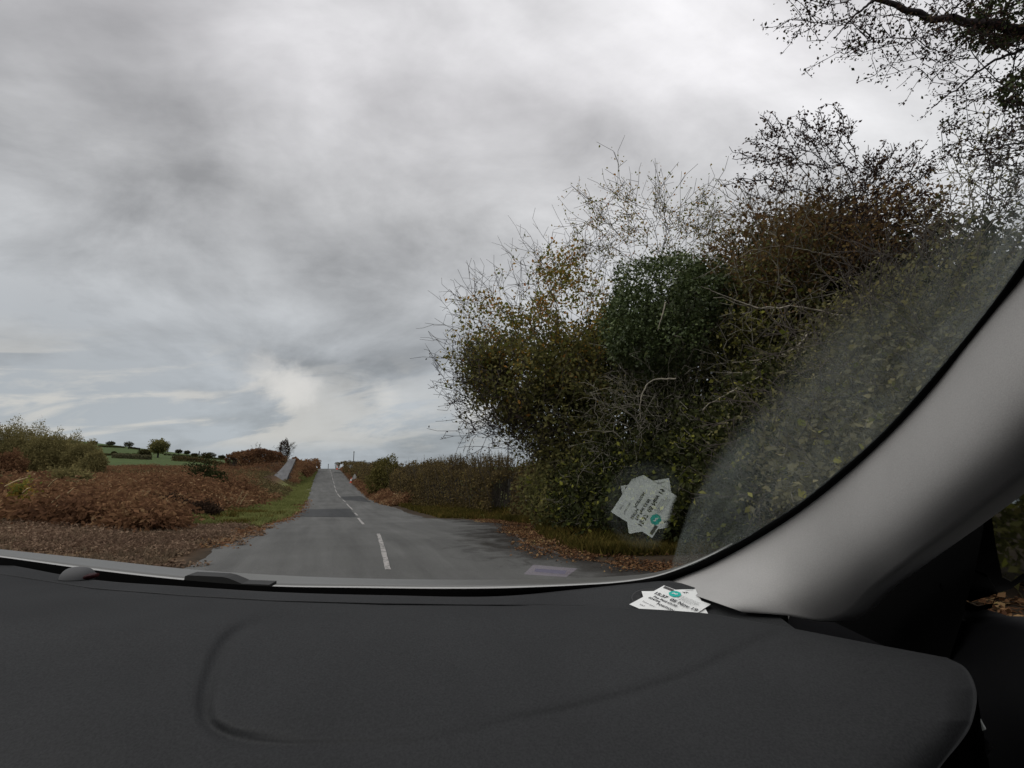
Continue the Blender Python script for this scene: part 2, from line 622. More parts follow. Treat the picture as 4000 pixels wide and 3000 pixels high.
quad_patch('road_patch', [(1188, 1990), (1368, 1987), (1397, 2021), (1135, 2018)], M_PATCH, 0.004)
quad_patch('road_patch', [(1332, 1940), (1412, 1938), (1452, 1962), (1345, 1953)], M_PATCH, 0.004)
quad_patch('road_patch', [(1304, 1844), (1330, 1845), (1338, 1850), (1306, 1847)], M_PATCH, 0.004)

# worn white dashes of the centre line; each dash a sheet of its own flaking paint
m_, g, out = new_mat('worn road paint')
co = g.new('ShaderNodeTexCoord').outputs['Object']
wear = g.rng(g.noise(co, 11, 6, 0.75), 0.42, 0.52)
b = g.new('ShaderNodeBsdfPrincipled')
g.put(b.inputs['Base Color'], g.mix(wear, (0.12, 0.12, 0.11, 1), g.mix(g.noise(co, 40, 2), (0.27, 0.255, 0.24, 1), (0.42, 0.395, 0.38, 1))))
b.inputs['Roughness'].default_value = 0.7
m_.node_tree.links.new(b.outputs[0], out.inputs[0])
M_PAINT = m_
DASH = [(1478, 2086, 1515, 2228, 9), (1399, 2024, 1420, 2049, 9), (1386, 2004, 1396, 2014, 8), (1354, 1968, 1377, 1991, 7), (1339, 1953, 1350, 1961, 6), (1318, 1929, 1330, 1943, 5),
        (1309, 1912, 1316, 1924, 4.5), (1305, 1896, 1310, 1907, 4.2), (1301, 1880, 1306, 1890, 3.8), (1298, 1866, 1301, 1876, 3.4), (1295, 1854, 1298, 1862, 3), (1292, 1844, 1295, 1850, 2.6), (1289, 1834, 1291, 1841, 2.4)]
for (x1, y1, x2, y2, wpx) in DASH:
    a, b_ = drop(x1, y1), drop(x2, y2)
    n = 24
    V = []
    hw = 0.038
    for i in range(n + 1):
        u = i / n
        p = a * (1 - u) + b_ * u
        for s in (-1, 1):
            e = hw * s * (1 + 0.25 * (random.Random(i * 7 + s + int(y1)).random() - .5))
            V.append((p[0] + e, p[1], float(ZR(p[1])) + 0.006))
    idx = np.arange(2 * (n + 1)).reshape(n + 1, 2)
    f = np.c_[idx[:-1, 0], idx[:-1, 1], idx[1:, 1], idx[1:, 0]]
    tag(mesh_obj('centre_line_marking', V, f, M_PAINT), kind='structure')

# ------------------------------------------------------------------ plants


def rot_frames(d):
    d = d / np.maximum(np.linalg.norm(d, axis=1, keepdims=True), 1e-9)
    up = np.where(np.abs(d[:, 2:3]) > 0.9, np.array([[1.0, 0, 0]]), np.array([[0, 0, 1.0]]))
    u = np.cross(d, up)
    u /= np.maximum(np.linalg.norm(u, axis=1, keepdims=True), 1e-9)
    return u, np.cross(d, u)


def tubes(p0, p1, r0, r1, sides):
    """open prisms from p0 to p1; returns verts and quads"""
    u, v = rot_frames(p1 - p0)
    n = len(p0)
    ang = np.arange(sides) * 2 * np.pi / sides
    ring = np.cos(ang)[None, :, None] * u[:, None, :] + np.sin(ang)[None, :, None] * v[:, None, :]
    a = p0[:, None, :] + ring * r0[:, None, None]
    b = p1[:, None, :] + ring * r1[:, None, None]
    V = np.concatenate([a, b], 1).reshape(-1, 3)
    base = (np.arange(n) * 2 * sides)[:, None]
    k = np.arange(sides)[None, :]
    k2 = (k + 1) % sides
    f = np.stack([base + k, base + k2, base + sides + k2, base + sides + k], -1).reshape(-1, 4)
    return V, f


def leaves(P, size, rng, aspect=0.62, up=0.0, dirs=None):
    """one folded-diamond leaf (a quad) per point"""
    n = len(P)
    d = rng.normal(size=(n, 3))
    if dirs is not None:
        d = d * 0.6 + dirs
    d[:, 2] -= 0.25
    d /= np.linalg.norm(d, axis=1, keepdims=True)
    w = rng.normal(size=(n, 3))
    if up:
        w = np.cross(d, np.array([[0, 0, 1.0]]) * up + w * (1 - up))
    else:
        w = np.cross(d, w)
    w /= np.maximum(np.linalg.norm(w, axis=1, keepdims=True), 1e-9)
    s = size * (0.55 + 0.9 * rng.random(n))[:, None]
    nrm = np.cross(d, w)
    a = P
    b = P + d * s * 0.5 + w * s * aspect * 0.5 + nrm * s * 0.12
    c = P + d * s
    e = P + d * s * 0.5 - w * s * aspect * 0.5 + nrm * s * 0.12
    V = np.stack([a, b, c, e], 1).reshape(-1, 3)
    f = np.arange(n * 4).reshape(n, 4)
    return V, f


def blob(px, py, Y, rx, ry, ry_depth=None):
    """an ellipsoid given by where it shows: centre, half width and half height in photo pixels, half depth in metres"""
    c = at(px, py, Y)
    k = Y / (F * CP + (py - 1500) * SP)
    return c, np.array([rx * k, ry_depth or rx * k, ry * k])


def fill(blobs, n, rng, shell=0.0):
    vol = np.array([np.prod(r) ** 0.75 for _, r in blobs])
    which = rng.choice(len(blobs), n, p=vol / vol.sum())
    d = rng.normal(size=(n, 3))
    d /= np.linalg.norm(d, axis=1, keepdims=True)
    rad = rng.random(n) ** (1 / 3)
    rad = shell + (1 - shell) * rad
    C = np.array([b[0] for b in blobs])[which]
    R = np.array([b[1] for b in blobs])[which]
    return C + d * R * rad[:, None]


def skeleton(stems, pts, rng, step=0.35, jit=0.16, pull=0.35):
    """grow a branch skeleton: every point joins the nearest node, paying for the way back to the root"""
    pos, par, plen = [], [], []
    for stem in stems:
        prev = -1
        for p in stem:
            L = 0.0 if prev < 0 else plen[prev] + float(np.linalg.norm(np.asarray(p) - pos[prev]))
            pos.append(np.asarray(p, float))
            par.append(prev)
            plen.append(L)
            prev = len(pos) - 1
    cap = len(pos) + len(pts) * 14 + 10
    A = np.zeros((cap, 3))
    PL = np.zeros(cap)
    n = len(pos)
    A[:n] = pos
    PL[:n] = plen
    par = par + [0] * (cap - n)
    root = np.mean([s[0] for s in stems], axis=0)
    order = np.argsort(np.linalg.norm(pts - root, axis=1))
    for i in order:
        p = pts[i]
        d = np.linalg.norm(A[:n] - p, axis=1)
        j = int(np.argmin(d + pull * PL[:n]))
        dist = d[j]
        k = min(max(1, int(dist / step)), 12)
        a = A[j].copy()
        last = j
        sag = rng.normal(size=3) * jit * dist
        for q in range(1, k + 1):
            u = q / k
            w = a * (1 - u) + p * u + sag * math.sin(math.pi * u) + (rng.normal(size=3) * 0.03 if q < k else 0)
            A[n] = w
            PL[n] = PL[last] + dist / k
            par[n] = last
            last = n
            n += 1
    return A[:n], np.array(par[:n])


def plant(name, label, cat, group, base, stems, blobs, npts, seed, bark, leafsets=(), r_twig=0.004, r_exp=0.46, twigs=2, twig_len=0.45, shell=0.25, droop=0.0,
          parts=('trunk', 'branches'), step=0.35, pull=0.35, rmax=0.3, inner=(9, 10)):
    """a tree or shrub: skeleton, twigs and leaves; leafsets = (part name, count, size, material, spread, highest z or None)"""
    rng = np.random.default_rng(seed)
    pts = fill(blobs, npts, rng, shell)
    keep = pts[:, 2] > ground(pts[:, 0], pts[:, 1]) + 0.15
    pts = pts[keep]
    A, par = skeleton(stems, pts, rng, step, pull=pull)
    n0 = len(A)
    child = np.zeros(n0, int)
    np.add.at(child, par[par >= 0], 1)
    tips = np.where(child == 0)[0]
    # twigs beyond the tips
    ex, ep = [], []
    cen = np.mean([b_[0] for b_ in blobs], axis=0)
    idx = n0
    shoots = []
    for tnode in tips:
        d0 = A[tnode] - A[par[tnode]]
        d0 = d0 / max(np.linalg.norm(d0), 1e-6)
        o_ = A[tnode] - cen
        o_ = o_ / max(np.linalg.norm(o_), 1e-6)
        for _ in range(rng.integers(1, twigs + 1)):
            d = d0 * 0.7 + o_ * 0.5 + rng.normal(size=3) * 0.45 + np.array([0, 0, 0.18 - droop])
            d /= np.linalg.norm(d)
            L = twig_len * (0.4 + rng.random())
            last = tnode
            p = A[tnode].copy()
            for q in range(3):
                d = d + rng.normal(size=3) * 0.22
                d /= np.linalg.norm(d)
                p = p + d * L / 3
                ex.append(p.copy())
                ep.append(last)
                last = idx
                idx += 1
                if L > .3:
                    sd_ = d + rng.normal(size=3) * .75
                    sd_ /= np.linalg.norm(sd_)
                    ex.append(p + sd_ * L * (.22 + .25 * rng.random()))
                    ep.append(last)
                    idx += 1
    if ex:
        A = np.vstack([A, np.array(ex)])
        par = np.r_[par, np.array(ep, int)]
    cnt = np.ones(len(A))
    for i in range(len(A) - 1, -1, -1):
        if par[i] >= 0:
            cnt[par[i]] += cnt[i] * 0.34
    rad = np.minimum(r_twig * cnt ** r_exp, rmax)
    e = np.where(par >= 0)[0]
    p0, p1, r0, r1 = A[par[e]], A[e], rad[par[e]], rad[e]
    r0 = np.minimum(r0, r1 * 1.7)
    top = empty(name, base)
    thick = r1 > 5.0 * r_twig
    if thick.any():
        V, f = tubes(p0[thick], p1[thick], r0[thick], r1[thick], 6)
        mesh_obj(parts[0], V, f, bark, top, True)
    V, f = tubes(p0[~thick], p1[~thick], r0[~thick], r1[~thick], 3)
    mesh_obj(parts[1], V, f, bark, top, True)
    fine = np.where(r1 < 4.0 * r_twig)[0]
    # how far out in the crown each shoot is: the outermost twigs are the barest
    q = np.min([np.linalg.norm((p1[fine] - c_) / r_, axis=1) for c_, r_ in blobs], axis=0)
    fine = fine[rng.random(len(fine)) < np.maximum(smooth01(inner[1], inner[0], q), 0.03)]
    for (pn, cnt_, size, mat, spread, zlo, zhi) in leafsets:
        cand = fine
        if zlo is not None or zhi is not None:
            z = p1[fine, 2]
            pr = np.ones(len(fine))
            if zhi is not None:
                pr *= smooth01(zhi + 0.7, zhi - 0.7, z)
            if zlo is not None:
                pr *= smooth01(zlo - 0.7, zlo + 0.7, z)
            cand = fine[rng.random(len(fine)) < pr]
        if len(cand) == 0:
            continue
        k = rng.choice(cand, cnt_)
        u = rng.random(cnt_)[:, None]
        P = p0[k] * (1 - u) + p1[k] * u + rng.normal(size=(cnt_, 3)) * spread
        P = P[P[:, 2] > ground(P[:, 0], P[:, 1]) + 0.02]
        V, f = leaves(P, size, rng)
        mesh_obj(pn, V, f, mat, top)
    tag(top, label, cat, group)
    return top


def mound(blobs, n, size, mat, name, parent, seed, inner=0.72, aspect=0.62, rough=0.22):
    """a skin of leaves over lumpy ellipsoids"""
    rng = np.random.default_rng(seed)
    area = np.array([(r[0] * r[1] + r[1] * r[2] + r[0] * r[2]) for _, r in blobs])
    w = rng.choice(len(blobs), n, p=area / area.sum())
    d = rng.normal(size=(n, 3))
    d /= np.linalg.norm(d, axis=1, keepdims=True)
    C = np.array([b_[0] for b_ in blobs])[w]
    R = np.array([b_[1] for b_ in blobs])[w]
    lump = 1 + rough * (vnoise(d[:, 0] * 4 + w * 3.1 + 20, d[:, 2] * 4 + d[:, 1] * 2.5 + 20, 2) - 0.5) * 2 + rough * .6 * (vnoise(d[:, 0] * 10 + w + 40, d[:, 2] * 10 + d[:, 1] * 7 + 40, 1) - .5) * 2
    rr = (inner + (1 - inner) * rng.random(n) ** 0.6) * lump
    P = C + d * R * rr[:, None]
    k = P[:, 2] > ground(P[:, 0], P[:, 1]) + 0.02
    V, f = leaves(P[k], size, rng, aspect, dirs=d[k] * 0.7)
    return mesh_obj(name, V, f, mat, parent)


BARK_GREY = pbr('grey brown bark', (0.075, 0.064, 0.055), 0.9, 0.1, var=0.4, vscale=12)
BARK_DARK = pbr('dark hawthorn bark', (0.035, 0.029, 0.03), 0.9, 0.1, var=0.4, vscale=12)
BARK_PALE = pbr('pale hazel bark', (0.19, 0.175, 0.14), 0.85, 0.15, var=0.35, vscale=10)
L_MAPLE = leaf_mat('maple leaves', [(0, (0.093, 0.130, 0.032)), (0.4, (0.200, 0.205, 0.052)), (0.62, (0.326, 0.233, 0.052)), (0.85, (0.467, 0.222, 0.059)), (1, (0.490, 0.163, 0.059))], 0.5)
L_OLIVE = leaf_mat('olive leaves', [(0, (0.075, 0.081, 0.033)), (0.5, (0.162, 0.157, 0.061)), (0.8, (0.262, 0.233, 0.092)), (1, (0.377, 0.313, 0.122))], 0.5)
L_IVY = leaf_mat('ivy leaves', [(0, (0.037, 0.054, 0.021)), (0.6, (0.082, 0.111, 0.039)), (1, (0.150, 0.180, 0.065))], 0.15, gloss=0.04)
L_SHADE = leaf_mat('dark and shaded leaves', [(0, (0.019, 0.024, 0.011)), (0.6, (0.041, 0.046, 0.019)), (1, (0.074, 0.072, 0.031))], 0.15)  # dark leaf green, with the understorey's shade put into the colour
L_HAZEL = leaf_mat('hazel leaves', [(0, (0.056, 0.067, 0.015)), (0.4, (0.145, 0.157, 0.031)), (0.75, (0.269, 0.264, 0.056)), (1, (0.416, 0.383, 0.100))], 0.4, 0.25)
L_RUST = leaf_mat('rusty leaves', [(0, (0.078, 0.051, 0.028)), (0.45, (0.140, 0.084, 0.041)), (0.8, (0.189, 0.127, 0.053)), (1, (0.189, 0.171, 0.066))], 0.35)
L_THORN = leaf_mat('hawthorn leaves and haws', [(0, (0.030, 0.018, 0.017)), (0.5, (0.055, 0.032, 0.028)), (0.85, (0.085, 0.060, 0.038)), (1, (0.075, 0.072, 0.034))], 0.2)
L_DEADTHORN = leaf_mat('dead brown leaves', [(0, (0.022, 0.015, 0.012)), (0.6, (0.045, 0.030, 0.022)), (1, (0.09, 0.055, 0.034))], 0.2)
L_GREYGREEN = leaf_mat('dull grey green leaves', [(0, (0.083, 0.077, 0.052)), (0.6, (0.155, 0.146, 0.083)), (1, (0.239, 0.211, 0.110))], 0.3)
L_BROWNHEDGE = leaf_mat('brown hedge leaves', [(0, (0.045, 0.035, 0.020)), (0.5, (0.101, 0.077, 0.039)), (0.85, (0.182, 0.133, 0.051)), (1, (0.174, 0.191, 0.059))], 0.25)
L_BRACKEN = leaf_mat('dead bracken', [(0, (0.070, 0.038, 0.024)), (0.32, (0.145, 0.075, 0.043)), (0.6, (0.210, 0.112, 0.060)), (0.8, (0.273, 0.167, 0.087)), (0.93, (0.385, 0.278, 0.164)), (1, (0.256, 0.212, 0.098))], 0.3, 0.5, 0.35)
L_BRACKENOLD = leaf_mat('greenish dying bracken', [(0, (0.050, 0.042, 0.022)), (0.5, (0.130, 0.105, 0.052)), (1, (0.22, 0.18, 0.085))], 0.3, 0.5, 0.35)
L_WILLOW = leaf_mat('willow leaves', [(0, (0.132, 0.119, 0.054)), (0.6, (0.223, 0.192, 0.082)), (1, (0.324, 0.260, 0.108))], 0.3, 0.4, 0.25)
L_GRASS = leaf_mat('verge grass', [(0, (0.105, 0.115, 0.040)), (0.5, (0.190, 0.205, 0.070)), (0.85, (0.27, 0.27, 0.105)), (1, (0.36, 0.31, 0.16))], 0.35, 0.45, 0.6)
L_ROUGH = leaf_mat('rough grass', [(0, (0.043, 0.039, 0.013)), (0.5, (0.086, 0.074, 0.019)), (0.85, (0.157, 0.109, 0.034)), (1, (0.255, 0.137, 0.056))], 0.35, 0.4, 0.5)
L_FALLEN = leaf_mat('fallen leaves', [(0, (0.038, 0.020, 0.014)), (0.4, (0.102, 0.051, 0.027)), (0.7, (0.178, 0.098, 0.049)), (0.9, (0.289, 0.195, 0.098)), (1, (0.357, 0.307, 0.098))], 0.15, 0.3, 0.8)
L_FARTREE = leaf_mat('far tree leaves', [(0, (0.029, 0.029, 0.016)), (0.6, (0.058, 0.055, 0.023)), (1, (0.098, 0.078, 0.031))], 0.25)


# ------------------------------------------------------------------ the trees on the right of the lay-by


def foot(px, Y):
    x = at(px, 1500, Y)[0]
    return np.array([x, Y, float(ground(x, Y))])


def stems_from(base, fans, h, seed):
    """bare stems rising from one foot: fans = (dx, dy) leans"""
    r = np.random.default_rng(seed)
    out = []
    for (dx, dy) in fans:
        s = [base.copy()]
        for q in range(1, 6):
            u = q / 5
            s.append(base + np.array([dx * u ** 1.3, dy * u ** 1.3, h * u]) + r.normal(size=3) * 0.04)
        out.append(s)
    return out


G_TREES = 'trees and tall bushes crowding the lay-by'
# young field maple, turning yellow at the top, bare twigs spraying out over the hedge
b0 = foot(2230, 14.0)
plant('maple_tree', 'yellowing maple with bare twigs spraying out over the clipped hedge', 'tree', G_TREES, b0,
      stems_from(b0, [(-.5, 0), (.1, .3), (-.2, -.3), (.5, .1)], 2.0, 1),
      [blob(2230, 1250, 13.6, 250, 230, 1.7), blob(2060, 1480, 13.4, 270, 250, 1.6), blob(2230, 1640, 13.4, 230, 260, 1.6), blob(1920, 1330, 13.4, 170, 260, 1.1), blob(2200, 1040, 13.8, 170, 90, 1.0)],
      1300, 11, BARK_GREY,
      [('foliage', 9500, 0.095, L_MAPLE, 0.10, 3.3, None), ('foliage', 21000, 0.105, L_OLIVE, 0.17, None, 4.6)], twig_len=0.75, r_twig=0.0042, inner=(.62, 1.0))
# low bare thorn boughs reaching left from the same clump
b0 = foot(2190, 13.2)
plant('thorn_tree', 'small bare dark thorn leaning left over the end of the hedge', 'tree', G_TREES, b0,
      stems_from(b0, [(-.9, -.1), (-.5, .1), (-.7, .2)], 1.9, 2),
      [blob(1950, 1570, 12.9, 190, 150, 0.9), blob(1850, 1480, 12.9, 130, 120, 0.7), blob(2050, 1690, 12.9, 150, 80, 0.8), blob(1960, 1690, 12.9, 120, 70, 0.6)],
      460, 12, BARK_DARK, [('foliage', 1700, 0.05, L_THORN, 0.05, None, None)], twig_len=0.6, shell=0.3, r_twig=0.0045)
# ivy-smothered tree
b0 = foot(2560, 10.8)
t_ = plant('ivy_tree', 'dark green dome of ivy smothering a dead tree', 'tree', G_TREES, b0,
           stems_from(b0, [(-.3, 0), (.3, .2), (0, -.2)], 2.4, 3),
           [blob(2620, 1450, 10.8, 230, 260, 1.2), blob(2540, 1680, 10.8, 240, 260, 1.2)], 620, 13, BARK_PALE,
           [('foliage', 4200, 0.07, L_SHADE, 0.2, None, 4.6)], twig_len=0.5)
mound([blob(2600, 1165, 10.2, 205, 165, 1.1), blob(2470, 1270, 10.1, 110, 150, 0.8), blob(2750, 1170, 10.3, 120, 140, 0.8), blob(2570, 1340, 10.2, 180, 120, .9)],
      26000, 0.065, L_IVY, 'ivy', t_, 3)
# the big hazel in the middle, with pale crooked boughs low down
b0 = foot(2900, 9.6)
plant('hazel_tree', 'tall hazel behind the ivy with rusty top and pale crooked boughs', 'tree', G_TREES, b0,
      stems_from(b0, [(-.6, 0), (.4, .2), (-.1, -.2), (.8, 0)], 2.0, 4),
      [blob(2990, 1010, 9.8, 270, 200, 1.3), blob(3030, 1330, 9.8, 260, 240, 1.3), blob(3200, 930, 9.8, 270, 150, 1.3), blob(3080, 1600, 9.6, 290, 250, 1.4)],
      1300, 14, BARK_PALE,
      [('foliage', 10000, 0.075, L_RUST, 0.13, 4.6, None), ('foliage', 15000, 0.07, L_OLIVE, 0.17, None, 5.4), ('foliage', 1800, 0.10, L_HAZEL, 0.15, None, 4.6)], twig_len=0.55, r_twig=0.005, inner=(.75, 1.1))
def bough(tree, pts, r0, r1, mat, seed):
    P = curve3(pts, 22, seed)
    rr = np.linspace(r0 * .8, r1 * .8, 22)
    V, f = tubes(P[:-1], P[1:], rr[:-1], rr[1:], 7)
    mesh_obj('bough', V, f, mat, tree, True)


def curve3(pts, n, seed):
    a = np.array(pts, float)
    L = np.r_[0, np.cumsum(np.linalg.norm(np.diff(a, axis=0), axis=1))]
    u = np.linspace(0, L[-1], n)
    c = np.stack([hermite(L, a[:, k])(u) for k in range(3)], 1)
    w = np.random.default_rng(seed).normal(size=(n, 3)) * L[-1] * .006
    w[0] = 0
    return c + w


hz = bpy.data.objects['hazel_tree']
BARK_BOUGH = pbr('pale peeling bark', (.25, .225, .18), .85, .1, var=.45, vscale=9)  # bough bark, a little paler than the stems
for k_, (pp, ra, rb_) in enumerate([([(3520, 1330, 8.6), (3330, 1250, 8.5), (3150, 1205, 8.4), (2950, 1203, 8.3), (2790, 1162, 8.2)], .036, .008), ([(2960, 1204, 8.3), (2850, 1165, 8.2), (2740, 1118, 8.1)], .02, .006),
                                   ([(3170, 1300, 8.4), (3090, 1370, 8.3), (2990, 1405, 8.2), (2860, 1415, 8.2)], .024, .006), ([(3120, 1420, 8.3), (2960, 1480, 8.1), (2850, 1535, 8.0), (2740, 1600, 7.9)], .024, .006),
                                   ([(2990, 1405, 8.2), (2930, 1450, 8.2), (2840, 1455, 8.2)], .014, .004), ([(2640, 1480, 9.0), (2540, 1490, 9.0), (2505, 1560, 9.0), (2500, 1640, 9.0)], .022, .006),
                                   ([(3300, 1010, 8.6), (3180, 985, 8.5), (3060, 960, 8.4)], .022, .006), ([(2600, 1180, 8.9), (2585, 1240, 8.9), (2570, 1290, 8.9)], .018, .006)]):
    bough(hz, [at(*q) for q in pp], ra, rb_, BARK_BOUGH, k_)
# bare twiggy tree rising behind the ivy
b0 = foot(2760, 12.6)
plant('alder_tree', 'thin nearly bare tree rising behind the ivy dome', 'tree', G_TREES, b0,
      stems_from(b0, [(-.6, 0), (-.1, .2), (-.3, -.1)], 3.6, 5),
      [blob(2520, 920, 12.6, 210, 110, 1.0), blob(2410, 850, 12.6, 110, 100, 0.8), blob(2690, 910, 12.6, 190, 90, 1.0)],
      270, 15, BARK_GREY, [('foliage', 2600, 0.06, L_MAPLE, 0.06, None, None), ('foliage', 1200, 0.06, L_OLIVE, 0.12, None, 6.6)], twig_len=0.85, r_twig=0.0045, shell=.3)
# hawthorn against the sky
b0 = foot(3300, 8.6)
fk = at(3350, 820, 8.4)
hs = [b0, b0 * .6 + fk * .4 + np.array([.1, 0, 0]), b0 * .3 + fk * .7 + np.array([-.05, 0, 0]), fk]
plant('hawthorn_tree', 'dark hawthorn with spiky crown full of red haws', 'tree', G_TREES, b0,
      [hs + [at(3260, 740, 8.4), at(3170, 660, 8.35), at(3080, 590, 8.3), at(2990, 545, 8.3)], [fk, at(3330, 720, 8.5), at(3290, 640, 8.5), at(3230, 570, 8.5), at(3170, 500, 8.5)],
       [fk, at(3250, 790, 8.2), at(3120, 740, 8.1), at(3000, 700, 8.1), at(2920, 710, 8.1)], [fk, at(3380, 720, 8.4), at(3400, 640, 8.4), at(3450, 570, 8.4)], [fk, at(3450, 790, 8.5), at(3540, 740, 8.5), at(3620, 680, 8.5)]],
      [blob(3060, 590, 8.3, 120, 70, 0.5), blob(3230, 580, 8.4, 110, 80, 0.5), blob(3020, 710, 8.2, 120, 50, 0.5), blob(3330, 700, 8.4, 150, 90, .6), blob(3480, 700, 8.4, 130, 80, .6), blob(3430, 920, 8.4, 190, 140, .9)],
      430, 16, BARK_DARK, [('foliage', 5200, 0.05, L_THORN, 0.035, None, None), ('foliage', 3800, 0.06, L_RUST, 0.14, None, 5.7)], twig_len=0.3, r_twig=0.005, shell=.1)
# grey green sallow nearest the car on the right
b0 = foot(3700, 6.3)
plant('sallow_tree', 'grey green sallow thicket beside the windscreen pillar', 'tree', G_TREES, b0,
      stems_from(b0, [(-.8, .3), (.1, .2), (.5, -.2), (-.3, -.3)], 1.6, 7),
      [blob(3650, 1180, 6.4, 360, 230, 1.3), blob(3400, 1450, 6.6, 330, 300, 1.3), blob(3150, 1780, 6.9, 330, 300, 1.3), blob(3750, 1500, 6.2, 300, 400, 1.2)],
      1300, 17, BARK_GREY, [('foliage', 11000, 0.055, L_GREYGREEN, 0.14, None, None), ('foliage', 8000, 0.055, L_OLIVE, 0.16, None, 4.4)], twig_len=0.55, r_twig=0.004, inner=(.7, 1.1))
b0 = foot(3620, 7.2)
plant('birch_sapling', 'slender bare sapling against the sky by the pillar', 'tree', G_TREES, b0,
      stems_from(b0, [(.25, 0)], 4.0, 8),
      [blob(3830, 700, 7.0, 120, 170, 0.6), blob(3900, 850, 7.0, 150, 130, .6), blob(3740, 820, 7.0, 90, 110, .5)],
      200, 18, BARK_PALE, [('foliage', 700, 0.045, L_OLIVE, 0.05, None, None)], twig_len=0.35, r_twig=0.004)
# big tree overhead: one heavy bough crossing the top corner
b0 = foot(4700, 4.6)
st = [b0, b0 + np.array([0, 0, 2.0]), b0 + np.array([-.1, 0.1, 3.6]), at(4350, 330, 4.6), at(4050, 190, 4.6), at(3850, 95, 4.6), at(3620, 70, 4.7), at(3450, 10, 4.7), at(3250, -90, 4.7)]
plant('oak_tree', 'overhanging tree whose heavy bough crosses the top corner', 'tree', G_TREES, b0, [st, [st[2], at(4350, 700, 4.6), at(4180, 720, 4.7), at(4020, 650, 4.8)]],
      [blob(3600, 130, 4.7, 240, 130, 0.5), blob(3250, 30, 4.7, 170, 80, 0.4), blob(3330, 130, 4.7, 70, 90, .3), blob(3850, 180, 4.7, 220, 150, 0.6), blob(3900, 480, 4.8, 170, 170, .5), blob(4050, 600, 4.8, 190, 260, .6), blob(4000, 60, 4.5, 200, 110, .5)],
      640, 19, BARK_DARK, [('foliage', 6400, 0.03, L_THORN, 0.025, None, None), ('foliage', 1700, 0.036, L_SHADE, 0.06, None, None)], twig_len=0.26, r_twig=0.0027, droop=0.3, step=0.22)
t2 = bpy.data.objects['oak_tree']
bough(t2, [at(4420, 300, 4.6), at(4200, 210, 4.6), at(4000, 125, 4.6), at(3840, 88, 4.6), at(3700, 62, 4.65), at(3540, 45, 4.7), at(3420, -5, 4.7), at(3300, -70, 4.7)], .085, .022, BARK_DARK, 50)
bough(t2, [at(3420, -5, 4.7), at(3330, 70, 4.7), at(3260, 150, 4.7)], .018, .006, BARK_DARK, 51)
bough(t2, [at(4000, 190, 4.7), at(3850, 260, 4.7), at(3760, 330, 4.7), at(3640, 420, 4.75)], .02, .006, BARK_DARK, 52)
bough(t2, [at(4150, 560, 4.8), at(3950, 560, 4.8), at(3800, 620, 4.8)], .018, .005, BARK_DARK, 53)
mound([blob(3980, 40, 4.6, 150, 90, .4), blob(4040, 330, 4.7, 90, 60, .3)], 3000, 0.05, L_IVY, 'ivy', t2, 9)

# the understorey: hazel and bramble with large yellowing leaves down to the verge
G_UNDER = 'bushes under the lay-by trees'
UND = [(2230, 13.0, 130, 190, 1850, 'leafy hazel bush at the foot of the maple', 4200, L_OLIVE, 500),
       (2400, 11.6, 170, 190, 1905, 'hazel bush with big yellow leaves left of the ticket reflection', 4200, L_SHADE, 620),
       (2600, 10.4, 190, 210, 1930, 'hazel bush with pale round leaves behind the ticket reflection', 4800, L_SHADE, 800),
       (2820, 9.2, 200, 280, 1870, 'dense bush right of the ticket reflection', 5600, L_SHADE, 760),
       (3080, 8.0, 230, 330, 1780, 'dark bush behind the hazed lower corner of the windscreen', 6500, L_SHADE, 600),
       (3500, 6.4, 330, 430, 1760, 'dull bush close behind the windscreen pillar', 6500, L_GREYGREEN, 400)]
for i, (px, Y, rx, ry, py, lab, n, lm, nh) in enumerate(UND):
    b0 = foot(px, Y)
    plant('hazel_bush', lab, 'bush', G_UNDER, b0, stems_from(b0, [(-.5, 0), (.5, 0), (0, .3), (.1, -.3)], 0.7, 30 + i),
          [blob(px, py, Y, rx, ry, 1.0), blob(px - rx * .3, py + ry * .45, Y - .4, rx, ry * .6, 0.8)], 420, 40 + i, BARK_PALE if i % 2 else BARK_GREY,
          [('foliage', n * 2, 0.085, lm, 0.16, None, None), ('foliage', int(nh * 1.2), 0.10, L_HAZEL, 0.16, None, None)], twig_len=0.3, parts=('trunk', 'branches'))
# beyond them more of the wood, which shuts out most of the sky low down
for i, (px, Y, py, rx, ry, lab) in enumerate([(2480, 15.5, 1580, 240, 360, 'dark holly in the shade behind the maple'), (2800, 13.6, 1500, 300, 420, 'dark holly behind the hazel'),
                                              (3200, 11.5, 1350, 380, 520, 'dark holly behind the hawthorn'), (3800, 9.0, 1450, 500, 520, 'dark holly behind the sallow thicket')]):
    b0 = foot(px, Y)
    plant('holly_tree', lab, 'tree', 'evergreens at the back of the wood', b0, stems_from(b0, [(0, 0), (.4, .2)], 1.5, 60 + i),
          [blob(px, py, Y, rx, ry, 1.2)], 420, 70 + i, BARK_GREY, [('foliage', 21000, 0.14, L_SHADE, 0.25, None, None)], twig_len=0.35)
# pale straight sapling stem at the end of the hedge
b0 = foot(2167, 14.6)
V, f = [], None
pth = np.array([b0 + np.array([math.sin(q * 1.7) * 0.012, 0, q * 0.17]) for q in range(9)])
V, f = tubes(pth[:-1], pth[1:], np.full(8, .033), np.full(8, .031), 7)
sp = empty('sapling', b0)
mesh_obj('trunk', V, f, BARK_PALE, sp, True)
rg = np.random.default_rng(3)
V, f = leaves(pth[rg.integers(2, 9, 26)] + rg.normal(size=(26, 3)) * .06, 0.09, rg)
mesh_obj('foliage', V, f, L_HAZEL, sp)
tag(sp, 'pale straight sapling stem where the clipped hedge ends', 'sapling')

# ------------------------------------------------------------------ hedges on the right


